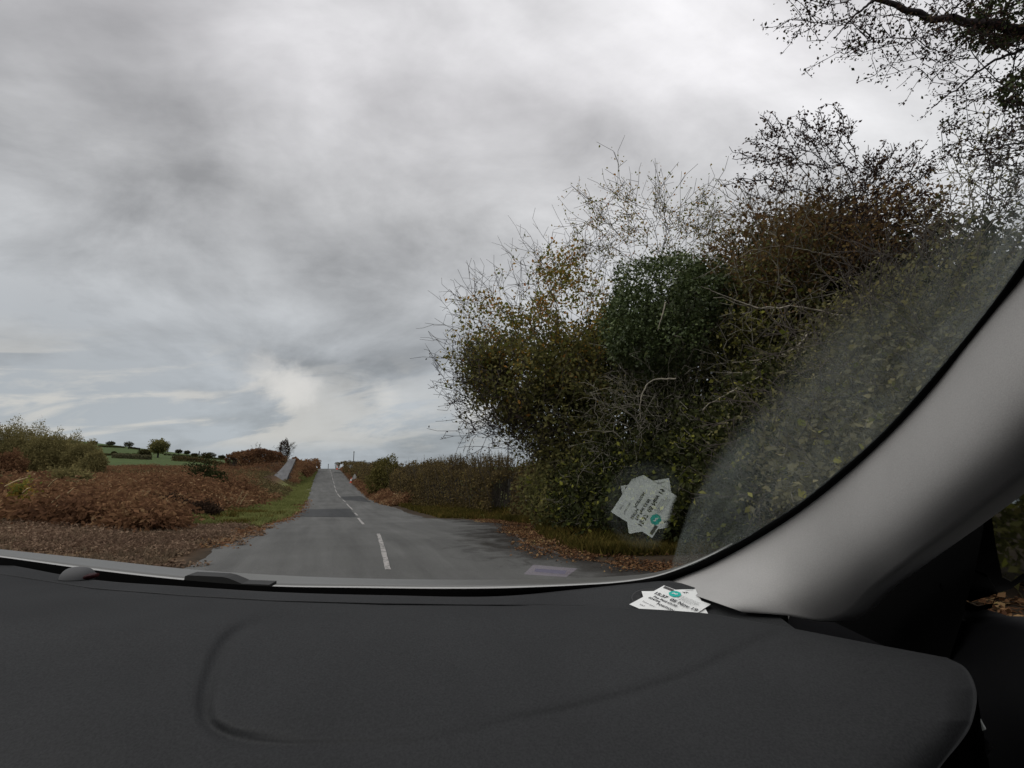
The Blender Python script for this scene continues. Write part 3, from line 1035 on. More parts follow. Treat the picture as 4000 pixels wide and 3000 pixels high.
def hedge(name, label, cat, group, line, width, tops, n, leaf, seed, sprigs=0, size=0.09, bark=BARK_GREY, n_in=0):
    """clipped hedge along ground points, height given along it"""
    rng = np.random.default_rng(seed)
    L = np.array(line, float)
    u = rng.random(n) * (len(L) - 1)
    i = np.minimum(u.astype(int), len(L) - 2)
    fr = (u - i)[:, None]
    c = L[i] * (1 - fr) + L[i + 1] * fr
    h = np.interp(u, range(len(L)), tops)
    d = L[-1, :2] - L[0, :2]
    d /= np.linalg.norm(d)
    side = np.array([-d[1], d[0]])
    # shell of a rounded-box section
    hm = float(np.mean(tops))
    per = rng.random(n) * (2 * hm + 2 * width)
    bx_ = np.where(per < hm, -1.0, np.where(per < hm + 2 * width, (per - hm) / width - 1, 1.0))
    bz_ = np.where(per < hm, per / hm, np.where(per < hm + 2 * width, 1.0, (2 * hm + 2 * width - per) / hm))
    rn = np.hypot(bx_, bz_)
    k = np.maximum(rn / np.maximum(1, rn) ** 0.55, .2)
    sx, sz = bx_ / rn, bz_ / rn
    a = np.arctan2(sz, sx)
    lump = 0.62 + 0.70 * fbm(c[:, 0] * 1.1 + c[:, 1] * 0.8 + 20, a * 1.6 + seed, seed % 4)
    rad = (0.70 + 0.30 * rng.random(n) ** 0.5) * lump
    z0 = ground(c[:, 0] + side[0] * sx * width, c[:, 1] + side[1] * sx * width)
    P = np.c_[c[:, 0] + side[0] * sx * k * rad * width, c[:, 1] + side[1] * sx * k * rad * width, z0 + 0.05 + sz * k * rad * h]
    e = empty(name, (L[0, 0], L[0, 1], float(ground(L[0, 0], L[0, 1]))))
    FV, FF = leaves(P, size, rng)
    # woody core
    m = max(60, n // 60)
    u = rng.random(m) * (len(L) - 1)
    i = np.minimum(u.astype(int), len(L) - 2)
    fr = (u - i)[:, None]
    c = L[i] * (1 - fr) + L[i + 1] * fr
    h = np.interp(u, range(len(L)), tops)
    c[:, 2] = ground(c[:, 0], c[:, 1])
    c[:, :2] += side * rng.normal(size=(m, 1)) * width * 0.35
    tip = c + np.c_[rng.normal(size=(m, 2)) * 0.35, h * (0.75 + 0.25 * rng.random(m))]
    V, f = tubes(c, tip, np.full(m, .014), np.full(m, .006), 3)
    if m > 200:
        mesh_obj('branches', V, f, bark, e, True)
    if sprigs:
        u = rng.random(sprigs) * (len(L) - 1)
        i = np.minimum(u.astype(int), len(L) - 2)
        fr = (u - i)[:, None]
        c = L[i] * (1 - fr) + L[i + 1] * fr
        h = np.interp(u, range(len(L)), tops)
        c[:, :2] += side * rng.normal(size=(sprigs, 1)) * width * 0.4
        c[:, 2] = ground(c[:, 0], c[:, 1]) + h * 0.9
        tip = c + np.c_[rng.normal(size=(sprigs, 2)) * 0.1, 0.22 + 0.5 * rng.random(sprigs) ** 1.5]
        V, f = tubes(c, tip, np.full(sprigs, .008), np.full(sprigs, .004), 3)
        V2, f2 = leaves(np.repeat(tip, 3, 0) - rng.random((sprigs * 3, 1)) * (np.repeat(tip - c, 3, 0)) * .5, 0.07, rng)
        q_ = len(FV)
        FV, FF = np.vstack([FV, V, V2]), np.vstack([FF, np.pad(f, ((0, 0), (0, 0))) + q_, f2 + len(V) + q_])
    mesh_obj('foliage', FV, FF, leaf, e)
    tag(e, label, cat, group)
    return e


def gp(px, py, Y):
    p = at(px, py, Y)
    p[2] = ground(p[0], p[1])
    return p


G_HEDGE = 'hedge running up the right of the road'
hedge('hedge', 'clipped dark brown hedge beside the gap with tall sprigs along its top', 'hedge', G_HEDGE, [gp(1995, 1950, 19.3), gp(1900, 1950, 22), gp(1760, 1950, 26), gp(1680, 1950, 29)], 0.95, [1.5, 1.68, 1.88, 1.85], 26000, L_BROWNHEDGE, 1, 800, 0.075)
hedge('hedge', 'short rusty end of hedge between the gap and the maple', 'hedge', G_HEDGE, [gp(2190, 1950, 15.8), gp(2120, 1950, 16.6), gp(2062, 1950, 17.8)], 0.75, [1.6, 1.7, 1.6], 9000, L_BROWNHEDGE, 2, 90, 0.075)
hedge('hedge', 'olive hedge section beyond the brown one', 'hedge', G_HEDGE, [gp(1690, 1950, 30.5), gp(1630, 1950, 34), gp(1570, 1950, 40)], 1.3, [1.85, 1.95, 2.15], 17000, L_BROWNHEDGE, 3, 90, 0.10)
hedge('hedge', 'purple brown hedge climbing to the crest', 'hedge', G_HEDGE, [gp(1528, 1900, 47), gp(1456, 1900, 62), gp(1404, 1850, 80), gp(1362, 1830, 98)], 1.3, [2.6, 2.4, 2.3, 2.1], 16000, L_BROWNHEDGE, 4, 0, 0.15)
hedge('hedge', 'last dark stub of hedge at the crest, right of the road', 'hedge', G_HEDGE, [gp(1338, 1830, 103), gp(1326, 1830, 108)], 0.9, [1.7, 1.5], 1600, L_BROWNHEDGE, 5, 0, 0.14)
b0 = foot(1530, 42.5)
t_ = empty('gorse_bush', b0)
mound([(b0 + np.array([0, 0, 1.5]), np.array([1.15, 1.1, 1.7])), (b0 + np.array([-.8, 0, 1.0]), np.array([.9, .9, 1.2]))], 7000, 0.13, leaf_mat('yellow green gorse', [(0, (.06, .056, .02)), (.6, (.13, .115, .038)), (1, (.22, .18, .065))], .3), 'foliage', t_, 21)
V, f = tubes(np.array([b0]), np.array([b0 + np.array([.1, 0, 1.6])]), np.full(1, .05), np.full(1, .02), 5)
mesh_obj('trunk', V, f, BARK_GREY, t_)
tag(t_, 'yellow green bush bulging above the hedge top', 'bush')
# field gate just inside the gap of the hedge
gt = empty('field_gate', gp(2032, 1950, 19.6))
g0, g1 = gp(1990, 1950, 20.6), gp(2078, 1950, 18.8)
WOODG = pbr('silvered wood', (0.16, 0.15, 0.13), 0.85, 0.15, var=.3)
for h in (0.25, 0.5, 0.78, 1.05):
    V, f = tubes(np.array([g0 + np.array([0, 0, h])]), np.array([g1 + np.array([0, 0, h])]), np.array([.04]), np.array([.04]), 4)
    mesh_obj('rail', V, f, WOODG, gt)
for p in (g0, g1):
    V, f = tubes(np.array([p]), np.array([p + np.array([0, 0, 1.2])]), np.array([.07]), np.array([.065]), 6)
    mesh_obj('post', V, f, WOODG, gt)
tag(gt, 'weathered wooden gate in the gap of the right hedge', 'gate')

# hedges and banks on the left by the crest
G_LH = 'hedge along the bank left of the road'
hedge('hedge', 'brown hedge on the left bank below the bare tree', 'hedge', G_LH, [gp(900, 1830, 72), gp(1000, 1830, 74), gp(1085, 1830, 78)], 1.8, [1.9, 1.9, 0.9], 13000, L_BRACKEN, 6, 0, 0.2)
hedge('hedge', 'rusty hedge left of the road near the crest', 'hedge', G_LH, [gp(1165, 1830, 78), gp(1195, 1830, 88), gp(1212, 1830, 99)], 1.2, [1.0, 1.7, 2.2], 11000, L_BRACKEN, 7, 0, 0.2)
hedge('hedge', 'last rusty stub of hedge at the crest, left of the road', 'hedge', G_LH, [gp(1226, 1830, 104), gp(1236, 1830, 109)], 0.8, [1.9, 1.8], 2200, L_BRACKEN, 8, 0, 0.2)
# bare tree on the left bank, with its ivied foot
b0 = gp(1108, 1800, 82)
t_ = plant('bare_tree', 'bare wind-swept tree with an ivied foot on the left bank', 'tree', None, b0, stems_from(b0, [(.4, 0), (-.3, 0), (.9, 0)], 2.4, 81),
           [blob(1120, 1756, 82, 27, 20, 1.1), blob(1136, 1746, 82, 15, 13, .8), blob(1104, 1762, 82, 20, 16, .9)], 170, 82, BARK_GREY, [('foliage', 160, .14, L_GREYGREEN, .1, None, None)], twig_len=0.6, r_twig=.009)
mound([(b0 + np.array([0, 0, 1.7]), np.array([.75, .75, 1.9]))], 2200, .16, L_THORN, 'ivy', t_, 83)
b0 = gp(995, 1810, 78)
plant('bare_bush', 'pale tufted bush poking above the left hedge', 'bush', None, b0, stems_from(b0, [(.5, 0), (-.5, 0), (0, 0)], 2.4, 84),
      [blob(995, 1778, 78, 30, 12, .8)], 90, 85, BARK_GREY, [('foliage', 260, .13, L_GREYGREEN, .1, None, None)], twig_len=0.5, r_twig=.011)

# ------------------------------------------------------------------ left: willow scrub, bracken, far farmland
G_W = 'willow scrub at the edge of the bracken'
for i, (px, ptop, Y, rx, lm, lab) in enumerate([
        (15, 1655, 50, 75, L_WILLOW, 'tallest willow scrub bush at the edge of the view'), (110, 1662, 53, 75, L_WILLOW, 'broad olive willow bush second from the edge of the view'),
        (190, 1695, 50, 62, L_WILLOW, 'rounded willow bush in the middle of the scrub'), (265, 1702, 54, 60, L_WILLOW, 'reddish topped willow bush in the scrub'),
        (330, 1730, 50, 50, L_WILLOW, 'lower willow bush sloping down to the green field'), (375, 1765, 48, 30, L_WILLOW, 'smallest willow bush at the end of the scrub, by the field'),
        (40, 1765, 40, 45, L_BRACKEN, 'orange bush in front of the tallest willow')]):
    b0 = gp(px, 1830, Y)
    zt = at(px, ptop, Y)[2]
    hh = (zt - b0[2]) * .9
    e = empty('willow_bush' if i < 6 else 'orange_bush', b0)
    w = rx * Y / 2010
    bl = [(b0 + np.array([0, 0, hh * .6]), np.array([w * 1.1, w, hh * .56])), (b0 + np.array([-w * .5, -.5, hh * .5]), np.array([w * .85, w * .8, hh * .5])), (b0 + np.array([w * .5, -.6, hh * .36]), np.array([w * .75, w * .8, hh * .36]))]
    mound(bl, 17000 if i < 5 else 8000, .16, lm, 'foliage', e, 100 + i, inner=.5, aspect=.4, rough=.34)
    rg = np.random.default_rng(i)
    d = rg.normal(size=(70, 3)) * [.8, .8, .2] + [0, 0, 1]
    d /= np.linalg.norm(d, axis=1, keepdims=True)
    V, f = tubes(np.tile(b0, (70, 1)), b0 + d * np.array([w * .9, w, hh * .98]), np.full(70, .03), np.full(70, .008), 3)
    mesh_obj('branches', V, f, BARK_GREY, e)
    tag(e, lab, 'bush', G_W if i < 6 else None)


def fronds(name, X, Y, size, rng, mat, kind='stuff', per=9, hmul=1.0, z=None):
    """dead fern plants: each a fan of arching, tapering fronds cut into leaflets"""
    n = len(X)
    Z = ground(X, Y) if z is None else z
    B = np.repeat(np.c_[X, Y, Z], per, 0)
    m = len(B)
    az = rng.random(m) * 2 * np.pi
    el = 0.5 + rng.random(m) * 0.9
    L = np.repeat(size, per) * (0.6 + 0.7 * rng.random(m))
    dx, dy = np.cos(az), np.sin(az)
    Vs, Fs, off = [], [], 0
    prevP = None
    segs = 4
    for s in range(segs):
        u = 0.3 + 0.7 * (s + rng.random(m) * .6) / segs
        r = L * u * np.cos(el) * (0.8 + .5 * u)
        h = L * hmul * (u * np.sin(el) - 0.55 * u ** 3)
        P = B + np.c_[dx * r, dy * r, np.maximum(h, 0.02)]
        V, f = leaves(P + rng.normal(size=(m, 3)) * 0.03, 0.155 * np.repeat(size, per)[:, None].ravel().mean(), rng, 0.45, dirs=np.c_[dx, dy, -0.25 * np.ones(m)] * 1.0)
        Vs.append(V)
        Fs.append(f + off)
        off += len(V)
    o = mesh_obj(name, np.vstack(Vs), np.vstack(Fs), mat)
    tag(o, kind=kind)
    return o


rg = np.random.default_rng(77)
# bracken over the left-hand ground: density falls with distance, heights drift in mounds
n = 22000
Yb = 9.6 + (97 - 9.6) * rg.random(n) ** 1.9
vw = np.interp(Yb, [9, 12, 16, 20, 30, 50, 75], [.9, 1.6, 3.2, 2.7, 2.1, 1.7, 1.7])
tb = (XL(Yb) - XC(Yb)) - vw - (np.minimum(1.15 * Yb + 3, 75)) * rg.random(n)
Xb = XC(Yb) + tb
lb_ = np.interp(Yb, [62, 76], [-.468, -.433])
on_grey_slope = (Xb / Yb > lb_) & (Xb / Yb < np.interp(Yb, [62, 76], [-.434, -.418])) & (Yb > 50) & (Yb < 78)  # bracken left out along the grey slope
keep = ~on_grey_slope & (Xb / Yb > -1.15) & (fbm(Xb * .22, Yb * .22, 2) > .22) & (Yb > 9.4 + 6.5 * fbm(Xb * .33 + 3, Yb * .08, 1) ** 1.0)
front = XC(Yb) + tb
gr = smooth01(0, -3.0, tb - (XL(Yb) - XC(Yb)) + vw)
Xb, Yb, gr = Xb[keep], Yb[keep], gr[keep]
sz = (0.20 + 1.45 * fbm(Xb * .33, Yb * .33, 3)) * np.interp(Yb, [10, 12, 14, 24, 40], [.55, .9, 1.3, 1.15, 1.0]) * (0.55 + .45 * gr) * 1.0
gm = fbm(Xb * .16 + 30, Yb * .11 + 12, 1) + rg.normal(size=len(Xb)) * .05 > .6
fronds('bracken', Xb[~gm], Yb[~gm], sz[~gm], rg, L_BRACKEN, per=9, hmul=1.15)
fronds('bracken', Xb[gm], Yb[gm], sz[gm], rg, L_BRACKENOLD, per=8, hmul=1.05)
# bracken and long grass on the right bank below the hedge
n = 4600
Yb = 31 + 72 * rg.random(n) ** 1.3
u = rg.random(n)
hx = np.interp(Yb, [30, 34, 40, 47, 62, 80, 98, 108], [gp(1690, 1950, 30)[0], gp(1630, 1950, 34)[0], gp(1570, 1950, 40)[0], gp(1528, 1900, 47)[0], gp(1456, 1900, 62)[0], gp(1404, 1850, 80)[0], gp(1352, 1830, 98)[0], gp(1340, 1830, 108)[0]]) - .6
lo = XR(Yb) + .25
Xb = lo + (np.maximum(hx - lo, .5)) * u
fronds('bracken', Xb, Yb, .45 + .75 * u, rg, L_BRACKEN, per=8)

# flattened fern and bleached grass on the near litter
n = 1500
Yb = 8.4 + 7.5 * rg.random(n)
Xb = LEFT(Yb) - .5 - 5.0 * rg.random(n) ** 1.4
k = fbm(Xb * .8, Yb * .8, 2) > .42
fronds('bracken', Xb[k], Yb[k], np.full(k.sum(), .36), rg, leaf_mat('trampled bracken', [(0, (.085, .056, .042)), (.45, (.185, .122, .085)), (.85, (.30, .21, .145)), (1, (.42, .33, .22))], .25, .4, .6), per=7, hmul=.6)
n = 7000
Yb = 7 + 8 * rg.random(n)
Xb = LEFT(Yb) - .4 - 12 * rg.random(n)
k = fbm(Xb * .9 + 9, Yb * .9, 1) > .4
DEADG = (Xb[k], Yb[k])
# countable clumps standing out of the bracken
G_C = 'shrubs standing in the bracken'
for i, (px, py, Y, rx, ry, lm, lab, nm, nl) in enumerate([
        (85, 1945, 13.2, 42, 66, L_MAPLE, 'yellow leaved bush in the near bracken', 'yellow_bush', 2200),
        (795, 1862, 31, 60, 58, L_SHADE, 'dark green bush in the middle of the bracken', 'green_bush', 4200),
        (270, 1858, 26, 62, 32, L_WILLOW, 'pale green sallow bush low in the bracken', 'sallow_bush', 2600),
        (650, 1965, 17.5, 66, 36, L_DEADTHORN, 'dark brown thorn clump at the front of the bracken', 'thorn_bush', 2600),
        (795, 1985, 17.2, 50, 28, L_DEADTHORN, 'smaller dark thorn clump next to the grass verge', 'thorn_bush', 1900)]):
    e = empty(nm, gp(px, py, Y))
    bl = [blob(px, py, Y, rx, ry), blob(px + rx * .5, py + ry * .3, Y - .2, rx * .7, ry * .7)]
    mound(bl, nl, .07 if Y < 20 else .12, lm, 'foliage', e, 120 + i, inner=.3, rough=.6)
    rg2 = np.random.default_rng(i + 50)
    b0 = np.array(e.location)
    tip = fill(bl, 40, rg2, .4)
    V, f = tubes(np.tile(b0, (40, 1)), tip, np.full(40, .012), np.full(40, .004), 3)
    mesh_obj('branches', V, f, BARK_DARK, e)
    tag(e, lab, 'bush', G_C)
# straw-coloured broken stalks leaning out of the bracken
STRAW = pbr('straw', (0.42, 0.32, 0.18), 0.8, 0.2, var=.4, vscale=5)
sk = [(150, 2035, 290, 1905, 13.4), (140, 2030, 235, 1935, 13.3), (170, 2030, 255, 1950, 13.2), (205, 2000, 285, 1955, 13.4), (90, 1925, 120, 1905, 13.4), (215, 2015, 240, 1985, 13.2),
      (190, 1900, 225, 1868, 13.6), (20, 1900, 110, 1865, 13.8), (600, 2060, 640, 2030, 12.8), (925, 1965, 950, 1915, 22), (938, 1970, 968, 1925, 22)]
A0 = np.array([at(a, b, Y - .7 if Y < 15 else Y) for a, b, c, d, Y in sk])
A1 = np.array([at(c, d, Y - .9 if Y < 15 else Y - .2) for a, b, c, d, Y in sk])
md = (A0 + A1) / 2 + np.array([0, 0, .03])
e = empty('dead_plant', A0[0])
for q in range(len(sk)):
    V, f = tubes(np.array([A0[q], md[q]]), np.array([md[q], A1[q]]), np.array([.022, .018]), np.array([.018, .01]), 5)
    mesh_obj('stalk', V, f, STRAW, e)
tag(e, 'straw coloured broken stalks leaning out of the near bracken', 'dead plant')

# grass on the verges
def blades(name, X, Y, hgt, rng, mat, per=5, wid=0.012):
    n = len(X) * per
    B = np.repeat(np.c_[X, Y], per, 0) + rng.normal(size=(n, 2)) * 0.05
    Z = ground(B[:, 0], B[:, 1]) - 0.01
    B = np.c_[B, Z]
    H = np.repeat(hgt, per) * (0.5 + 0.8 * rng.random(n))
    az = rng.random(n) * 2 * np.pi
    W = np.c_[np.cos(az), np.sin(az), np.zeros(n)]
    ln = rng.normal(size=(n, 3)) * .45
    ln[:, 2] = 1
    w = (wid * (1 + .05 * np.abs(B[:, 1])))[:, None]
    a, b, c, d = B - W * w, B + W * w, B + ln * H[:, None] * .6 + W * w * .7, B + ln * H[:, None]
    V = np.stack([a, b, c, d], 1).reshape(-1, 3)
    f = np.arange(4 * n).reshape(n, 4)
    return tag(mesh_obj(name, V, f, mat), kind='stuff')


blades('grass', DEADG[0], DEADG[1], np.full(len(DEADG[0]), .10), rg, leaf_mat('bleached dead grass', [(0, (.11, .08, .055)), (.6, (.19, .14, .095)), (1, (.28, .22, .14))], .3, .4, .7), per=6)
n = 12000
Yg = 14 + 93 * rg.random(n) ** 1.8
wdt = np.interp(Yg, [14, 17, 20, 30, 50, 107], [1.6, 3.6, 3.2, 2.6, 2.1, 2.0])
Xg = LEFT(Yg) - 0.05 - wdt * (.5 + 1.0 * fbm(Yg * .5, Yg * .13 + 5, 0)) * rg.random(n) ** .9
k = (fbm(Xg * .8, Yg * .4, 1) > .28)
blades('grass', Xg[k], Yg[k], (.06 + .16 * fbm(Xg * .9, Yg * .9, 2))[k], rg, L_GRASS, per=8)
Xg2 = LEFT(Yg) - .3 - 5.5 * rg.random(n)
k = (fbm(Xg2 * 1.1, Yg * .9, 3) > .6) & (Yg < 24)
blades('grass', Xg2[k], Yg[k], np.full(k.sum(), .2), rg, L_ROUGH, per=6)
n = 9000
Yg = 8.2 + 30 * rg.random(n) ** 1.5
Xg = XR(Yg) + .1 + (0.5 + 2.6 * rg.random(n)) * np.interp(Yg, [8, 12, 20, 38], [.75, 1.0, .9, .9])
k = (fbm(Xg * .9, Yg * .7, 3) > .3)
blades('grass', Xg[k], Yg[k], (.06 + .2 * fbm(Xg * .9, Yg * .9, 1))[k], rg, L_ROUGH, per=6)
# fallen leaves: brown drift on the left, orange drift along the lay-by
def litter(name, X, Y, size, rng, mat, zr=None):
    n = len(X)
    Z = (ground(X, Y) if zr is None else zr) + 0.012 + rng.random(n) * 0.035
    d = rng.normal(size=(n, 3)) * [1, 1, .28]
    V, f = leaves(np.c_[X, Y, Z], size, rng, .75, up=0.75, dirs=d * 2)
    V[:, 2] = np.maximum(V[:, 2], np.repeat(Z, 4) - .025)
    return tag(mesh_obj(name, V, f, mat), kind='stuff')


n = 90000
Yl = 5.6 + 10.5 * rg.random(n) ** 1.15
Xl = LEFT(Yl) + .35 - 12 * rg.random(n) ** 1.2
k = fbm(Xl * 1.1, Yl * 1.1, 0) > np.interp(Xl - LEFT(Yl), [-1.2, .4], [.25, .72])
litter('fallen_leaves', Xl[k], Yl[k], .042, rg, leaf_mat('dry brown litter', [(0, (.10, .07, .052)), (.4, (.15, .10, .07)), (.75, (.205, .145, .095)), (.96, (.26, .18, .105)), (1, (.25, .24, .07))], .1, .4, .8), np.where(Xl[k] > LEFT(Yl[k]), ZR(Yl[k]), ground(Xl[k], Yl[k])))
n = 19000
Yl = 4.2 + 14 * rg.random(n) ** 1.3
off = np.where(rg.random(n) < .3, rg.random(n) * 2.2, rg.normal(size=n) * .42 + .25)
Xl = XR(Yl) + off
k = fbm(Xl * 1.4, Yl * 1.4, 2) > np.interp(off, [-1.0, 0.2, 1.6], [.75, .25, .5])
litter('fallen_leaves', Xl[k], Yl[k], .042, rg, L_FALLEN, np.where(Xl[k] < XR(Yl[k]), ZR(Yl[k]), ground(Xl[k], Yl[k])))
n = 3600
Yl = 9 + 30 * rg.random(n)
Xl = LEFT(Yl) + rg.normal(size=n) * .22 - .15
litter('fallen_leaves', Xl, Yl, .08, rg, L_BRACKEN, np.where(Xl > LEFT(Yl), ZR(Yl), ground(Xl, Yl)))

# short grey slope on the left bank
SLOPE = [(1048, 1868, 1118, 1877, 62), (1072, 1855, 1124, 1860, 64.5), (1092, 1838, 1134, 1838, 67), (1106, 1822, 1143, 1820, 70), (1118, 1808, 1150, 1804, 73), (1128, 1795, 1155, 1791, 76)]
V = []
for (xa, ya, xb, yb, Y) in SLOPE:
    for u in np.linspace(0, 1, 5):
        p = at(xa * (1 - u) + xb * u, ya * (1 - u) + yb * u, Y)
        V.append(p)
V = np.array(V)
nr = len(SLOPE)
Vb = V.copy()
Vb[:, 2] = ground(V[:, 0], V[:, 1]) - .3
idx = np.arange(nr * 5).reshape(nr, 5)
f = [list(x) for x in np.c_[idx[:-1, :-1].ravel(), idx[:-1, 1:].ravel(), idx[1:, 1:].ravel(), idx[1:, :-1].ravel()]]
o = nr * 5
rim = list(idx[0, :]) + list(idx[1:, -1]) + list(idx[-1, ::-1][1:]) + list(idx[::-1, 0][1:-1])
for a, b in zip(rim, rim[1:] + rim[:1]):
    f.append([b, a, a + o, b + o])
pe = np.array([V[r_ * 5 + c_] for r_ in range(nr - 1) for c_ in (0, 4) for _ in range(34)])
pn = np.array([V[(r_ + 1) * 5 + c_] for r_ in range(nr - 1) for c_ in (0, 4) for _ in range(34)])
u = rg.random((len(pe), 1))
pe = pe * (1 - u) + pn * u
sg_ = np.where(np.arange(len(pe)) // 34 % 2 == 0, -1, 1)
pe[:, 0] += sg_ * (.25 + .9 * rg.random(len(pe)))
pe = pe[sg_ > 0]
fronds('bracken', pe[:, 0], pe[:, 1], np.full(len(pe), .75), rg, L_BRACKEN, per=9, z=np.maximum(ground(pe[:, 0], pe[:, 1]), pe[:, 2] - .55))
tag(mesh_obj('grey_slope', np.vstack([V, Vb]), f, tarmac('pale grey slope', (0.125, 0.125, 0.128), .1)), kind='structure')

# far trees and hedges on the hill of fields
def far_point(px, py, Y):
    p = at(px, py, Y)
    return np.array([p[0], p[1], float(ground(p[0], p[1]))])


def hill_hit(px, py):
    """where the sight line first meets the far ground"""
    d = ray(px, py)
    ys = np.linspace(108, 380, 600)
    zz = EYE[2] + d[2] * ys / d[1] - ground(d[0] * ys / d[1], ys)
    k = np.where(zz <= 0)[0]
    return ys[k[0]] if len(k) else None


G_F = 'trees on the far hill of fields'
FT = [(364, 1733, 30, 26, 'small round tree at the top left of the far fields', .5), (432, 1734, 34, 24, 'flat round tree on the far skyline over the top field', .5),
      (503, 1738, 36, 32, 'upright dark tree on the far skyline', .5), (566, 1766, 46, 34, 'dark thicket in front of the far field, beside the big tree', .35),
      (620, 1752, 74, 88, 'big round tree standing in the far green field', .62), (446, 1770, 16, 14, 'tiny bush in the hedge between the far fields', .4),
      (698, 1765, 27, 22, 'small tree with a flat crown right of the big field tree', .5), (731, 1769, 24, 20, 'thin round tree between two small trees on the skyline', .5),
      (760, 1776, 26, 16, 'low bush beside the far telegraph pole', .4), (813, 1778, 58, 32, 'broad dark clump of trees on the skyline', .35),
      (867, 1785, 27, 20, 'small round bush right of the broad dark clump', .4), (908, 1791, 18, 12, 'last low bush on the far skyline', .4), (601, 1806, 48, 30, 'dark bush under the big field tree', .3)]
for i, (px, py, w, h, lab, tr) in enumerate(FT):
    Y = 175 if i in (4, 12) else (hill_hit(px, py + h / 2) or 345)
    k = Y / 2010
    c = at(px, py, Y)
    b0 = np.array([c[0], c[1], float(ground(c[0], c[1]))])
    bot = min(b0[2], c[2] - h * k * .5)
    e = empty('round_tree' if tr > .45 else 'round_bush', (b0[0], b0[1], bot))
    rw, rh = w * k / 2, h * k / 2
    lift = rh * (.22 if tr > .45 else 0)
    mound([(c + np.array([0, 0, lift]), np.array([rw * .8, rw * .8, rh * .62])), (c + np.array([-rw * .38, 0, lift * .6]), np.array([rw * .55, rw * .6, rh * .5])), (c + np.array([rw * .4, 0, lift * .7]), np.array([rw * .55, rw * .6, rh * .52]))],
          4200 if i == 4 else 1300, max(.35, rw * .13), L_OLIVE if i == 4 else L_FARTREE, 'crown', e, 200 + i, inner=.45, rough=.3)
    V, f = tubes(np.array([[b0[0], b0[1], bot - .2]]), np.array([c + np.array([0, 0, rh * .3])]), np.array([max(.12, rw * .10)]), np.array([max(.08, rw * .05)]), 6)
    mesh_obj('trunk', V, f, BARK_DARK, e)
    tag(e, lab, 'tree' if tr > .45 else 'bush', G_F)
G_FH = 'hedges between the far fields'
for i, (xa, ya, xb, yb, thick, lab, mt) in enumerate([
        (385, 1746, 486, 1750, 8, 'thin dark hedge along the far skyline', L_FARTREE), (505, 1752, 545, 1757, 8, 'short dark hedge at the top of the far green field', L_FARTREE), (395, 1780, 590, 1780, 9, 'long dark hedge between the two far green fields', L_FARTREE),
        (640, 1778, 900, 1800, 8, 'sloping hedge along the right skyline of the far fields', L_FARTREE), (672, 1812, 935, 1814, 22, 'thick brown hedge at the bottom of the far fields', L_BROWNHEDGE), (437, 1818, 585, 1818, 20, 'faded brown hedge below the second green field', L_GREYGREEN)]):
    Ya, Yb_ = [(150 if thick > 15 else None) or hill_hit(x, y) or 348 for x, y in ((xa, ya), (xb, yb))]
    pa, pb = far_point(xa, ya, Ya), far_point(xb, yb, Yb_)
    L = [pa * (1 - u) + pb * u for u in np.linspace(0, 1, 6)]
    hh = thick * Ya / 2010 * .8
    hedge('hedge', lab, 'hedge', G_FH, L, hh * .5, [hh] * 6, 2600 if thick < 15 else 5000, mt, 300 + i, 0, max(.3, hh * .22), BARK_DARK)

# poles
POLE = pbr('weathered pole', (0.06, 0.055, 0.05), .85, .1)
for px, ptop, Y, r, lab, cross in ((1383, 1762, 150, .13, 'wooden telegraph pole rising behind the right hedge', True), (1283, 1812, 190, .13, 'wooden telegraph pole beyond the crest of the road', True), (779, 1762, 330, .35, 'wooden telegraph pole on the far skyline', False)):
    tp = at(px, ptop, Y)
    b0 = np.array([tp[0], tp[1], float(ground(tp[0], tp[1]))])
    e = empty('telegraph_pole', b0)
    V, f = tubes(np.array([b0 - [0, 0, .5]]), np.array([tp]), np.array([r]), np.array([r * .8]), 8)
    mesh_obj('pole', V, f, POLE, e, True)
    a = tp - np.array([0, 0, .35])
    V, f = tubes(np.array([a - [.0, .5, 0]]), np.array([a + [.0, .5, 0]]), np.array([.05]), np.array([.05]), 4)
    mesh_obj('crossarm', V, f, POLE, e)
    tag(e, lab, 'pole', 'telegraph poles')
# roadworks sign and cones at the right edge of the climb
def cone(px, py, Y, h, lab):
    p = at(px, py, Y)
    b0 = np.array([p[0], p[1], float(max(ground(p[0], p[1]), ZR(p[1])))])
    e = empty('traffic_cone', b0)
    k = h / .75
    prof = [(.0, .135), (.3, .098), (.32, .096), (.55, .06), (.57, .058), (.75, .03)]
    def ring(z0, r0, z1, r1, name, mat):
        V, f = tubes(np.array([b0 + [0, 0, z0 * k]]), np.array([b0 + [0, 0, z1 * k]]), np.array([r0 * k]), np.array([r1 * k]), 14)
        mesh_obj(name, V, f, mat, e, True)
    ring(0.03, .14, .26, .105, 'body', CONE_R)
    ring(.26, .107, .56, .064, 'sleeve', CONE_W)
    ring(.56, .062, .75, .03, 'tip', CONE_R)
    s = .2 * k
    V = [b0 + np.array(q) for q in ((-s, -s, .005), (s, -s, .005), (s, s, .005), (-s, s, .005), (-s * .8, -s * .8, .04 * k), (s * .8, -s * .8, .04 * k), (s * .8, s * .8, .04 * k), (-s * .8, s * .8, .04 * k))]
    mesh_obj('base', V, [[4, 5, 6, 7], [0, 1, 5, 4], [1, 2, 6, 5], [2, 3, 7, 6], [3, 0, 4, 7]], CONE_R, e)
    tag(e, lab, 'traffic cone', 'traffic cones beside the road')


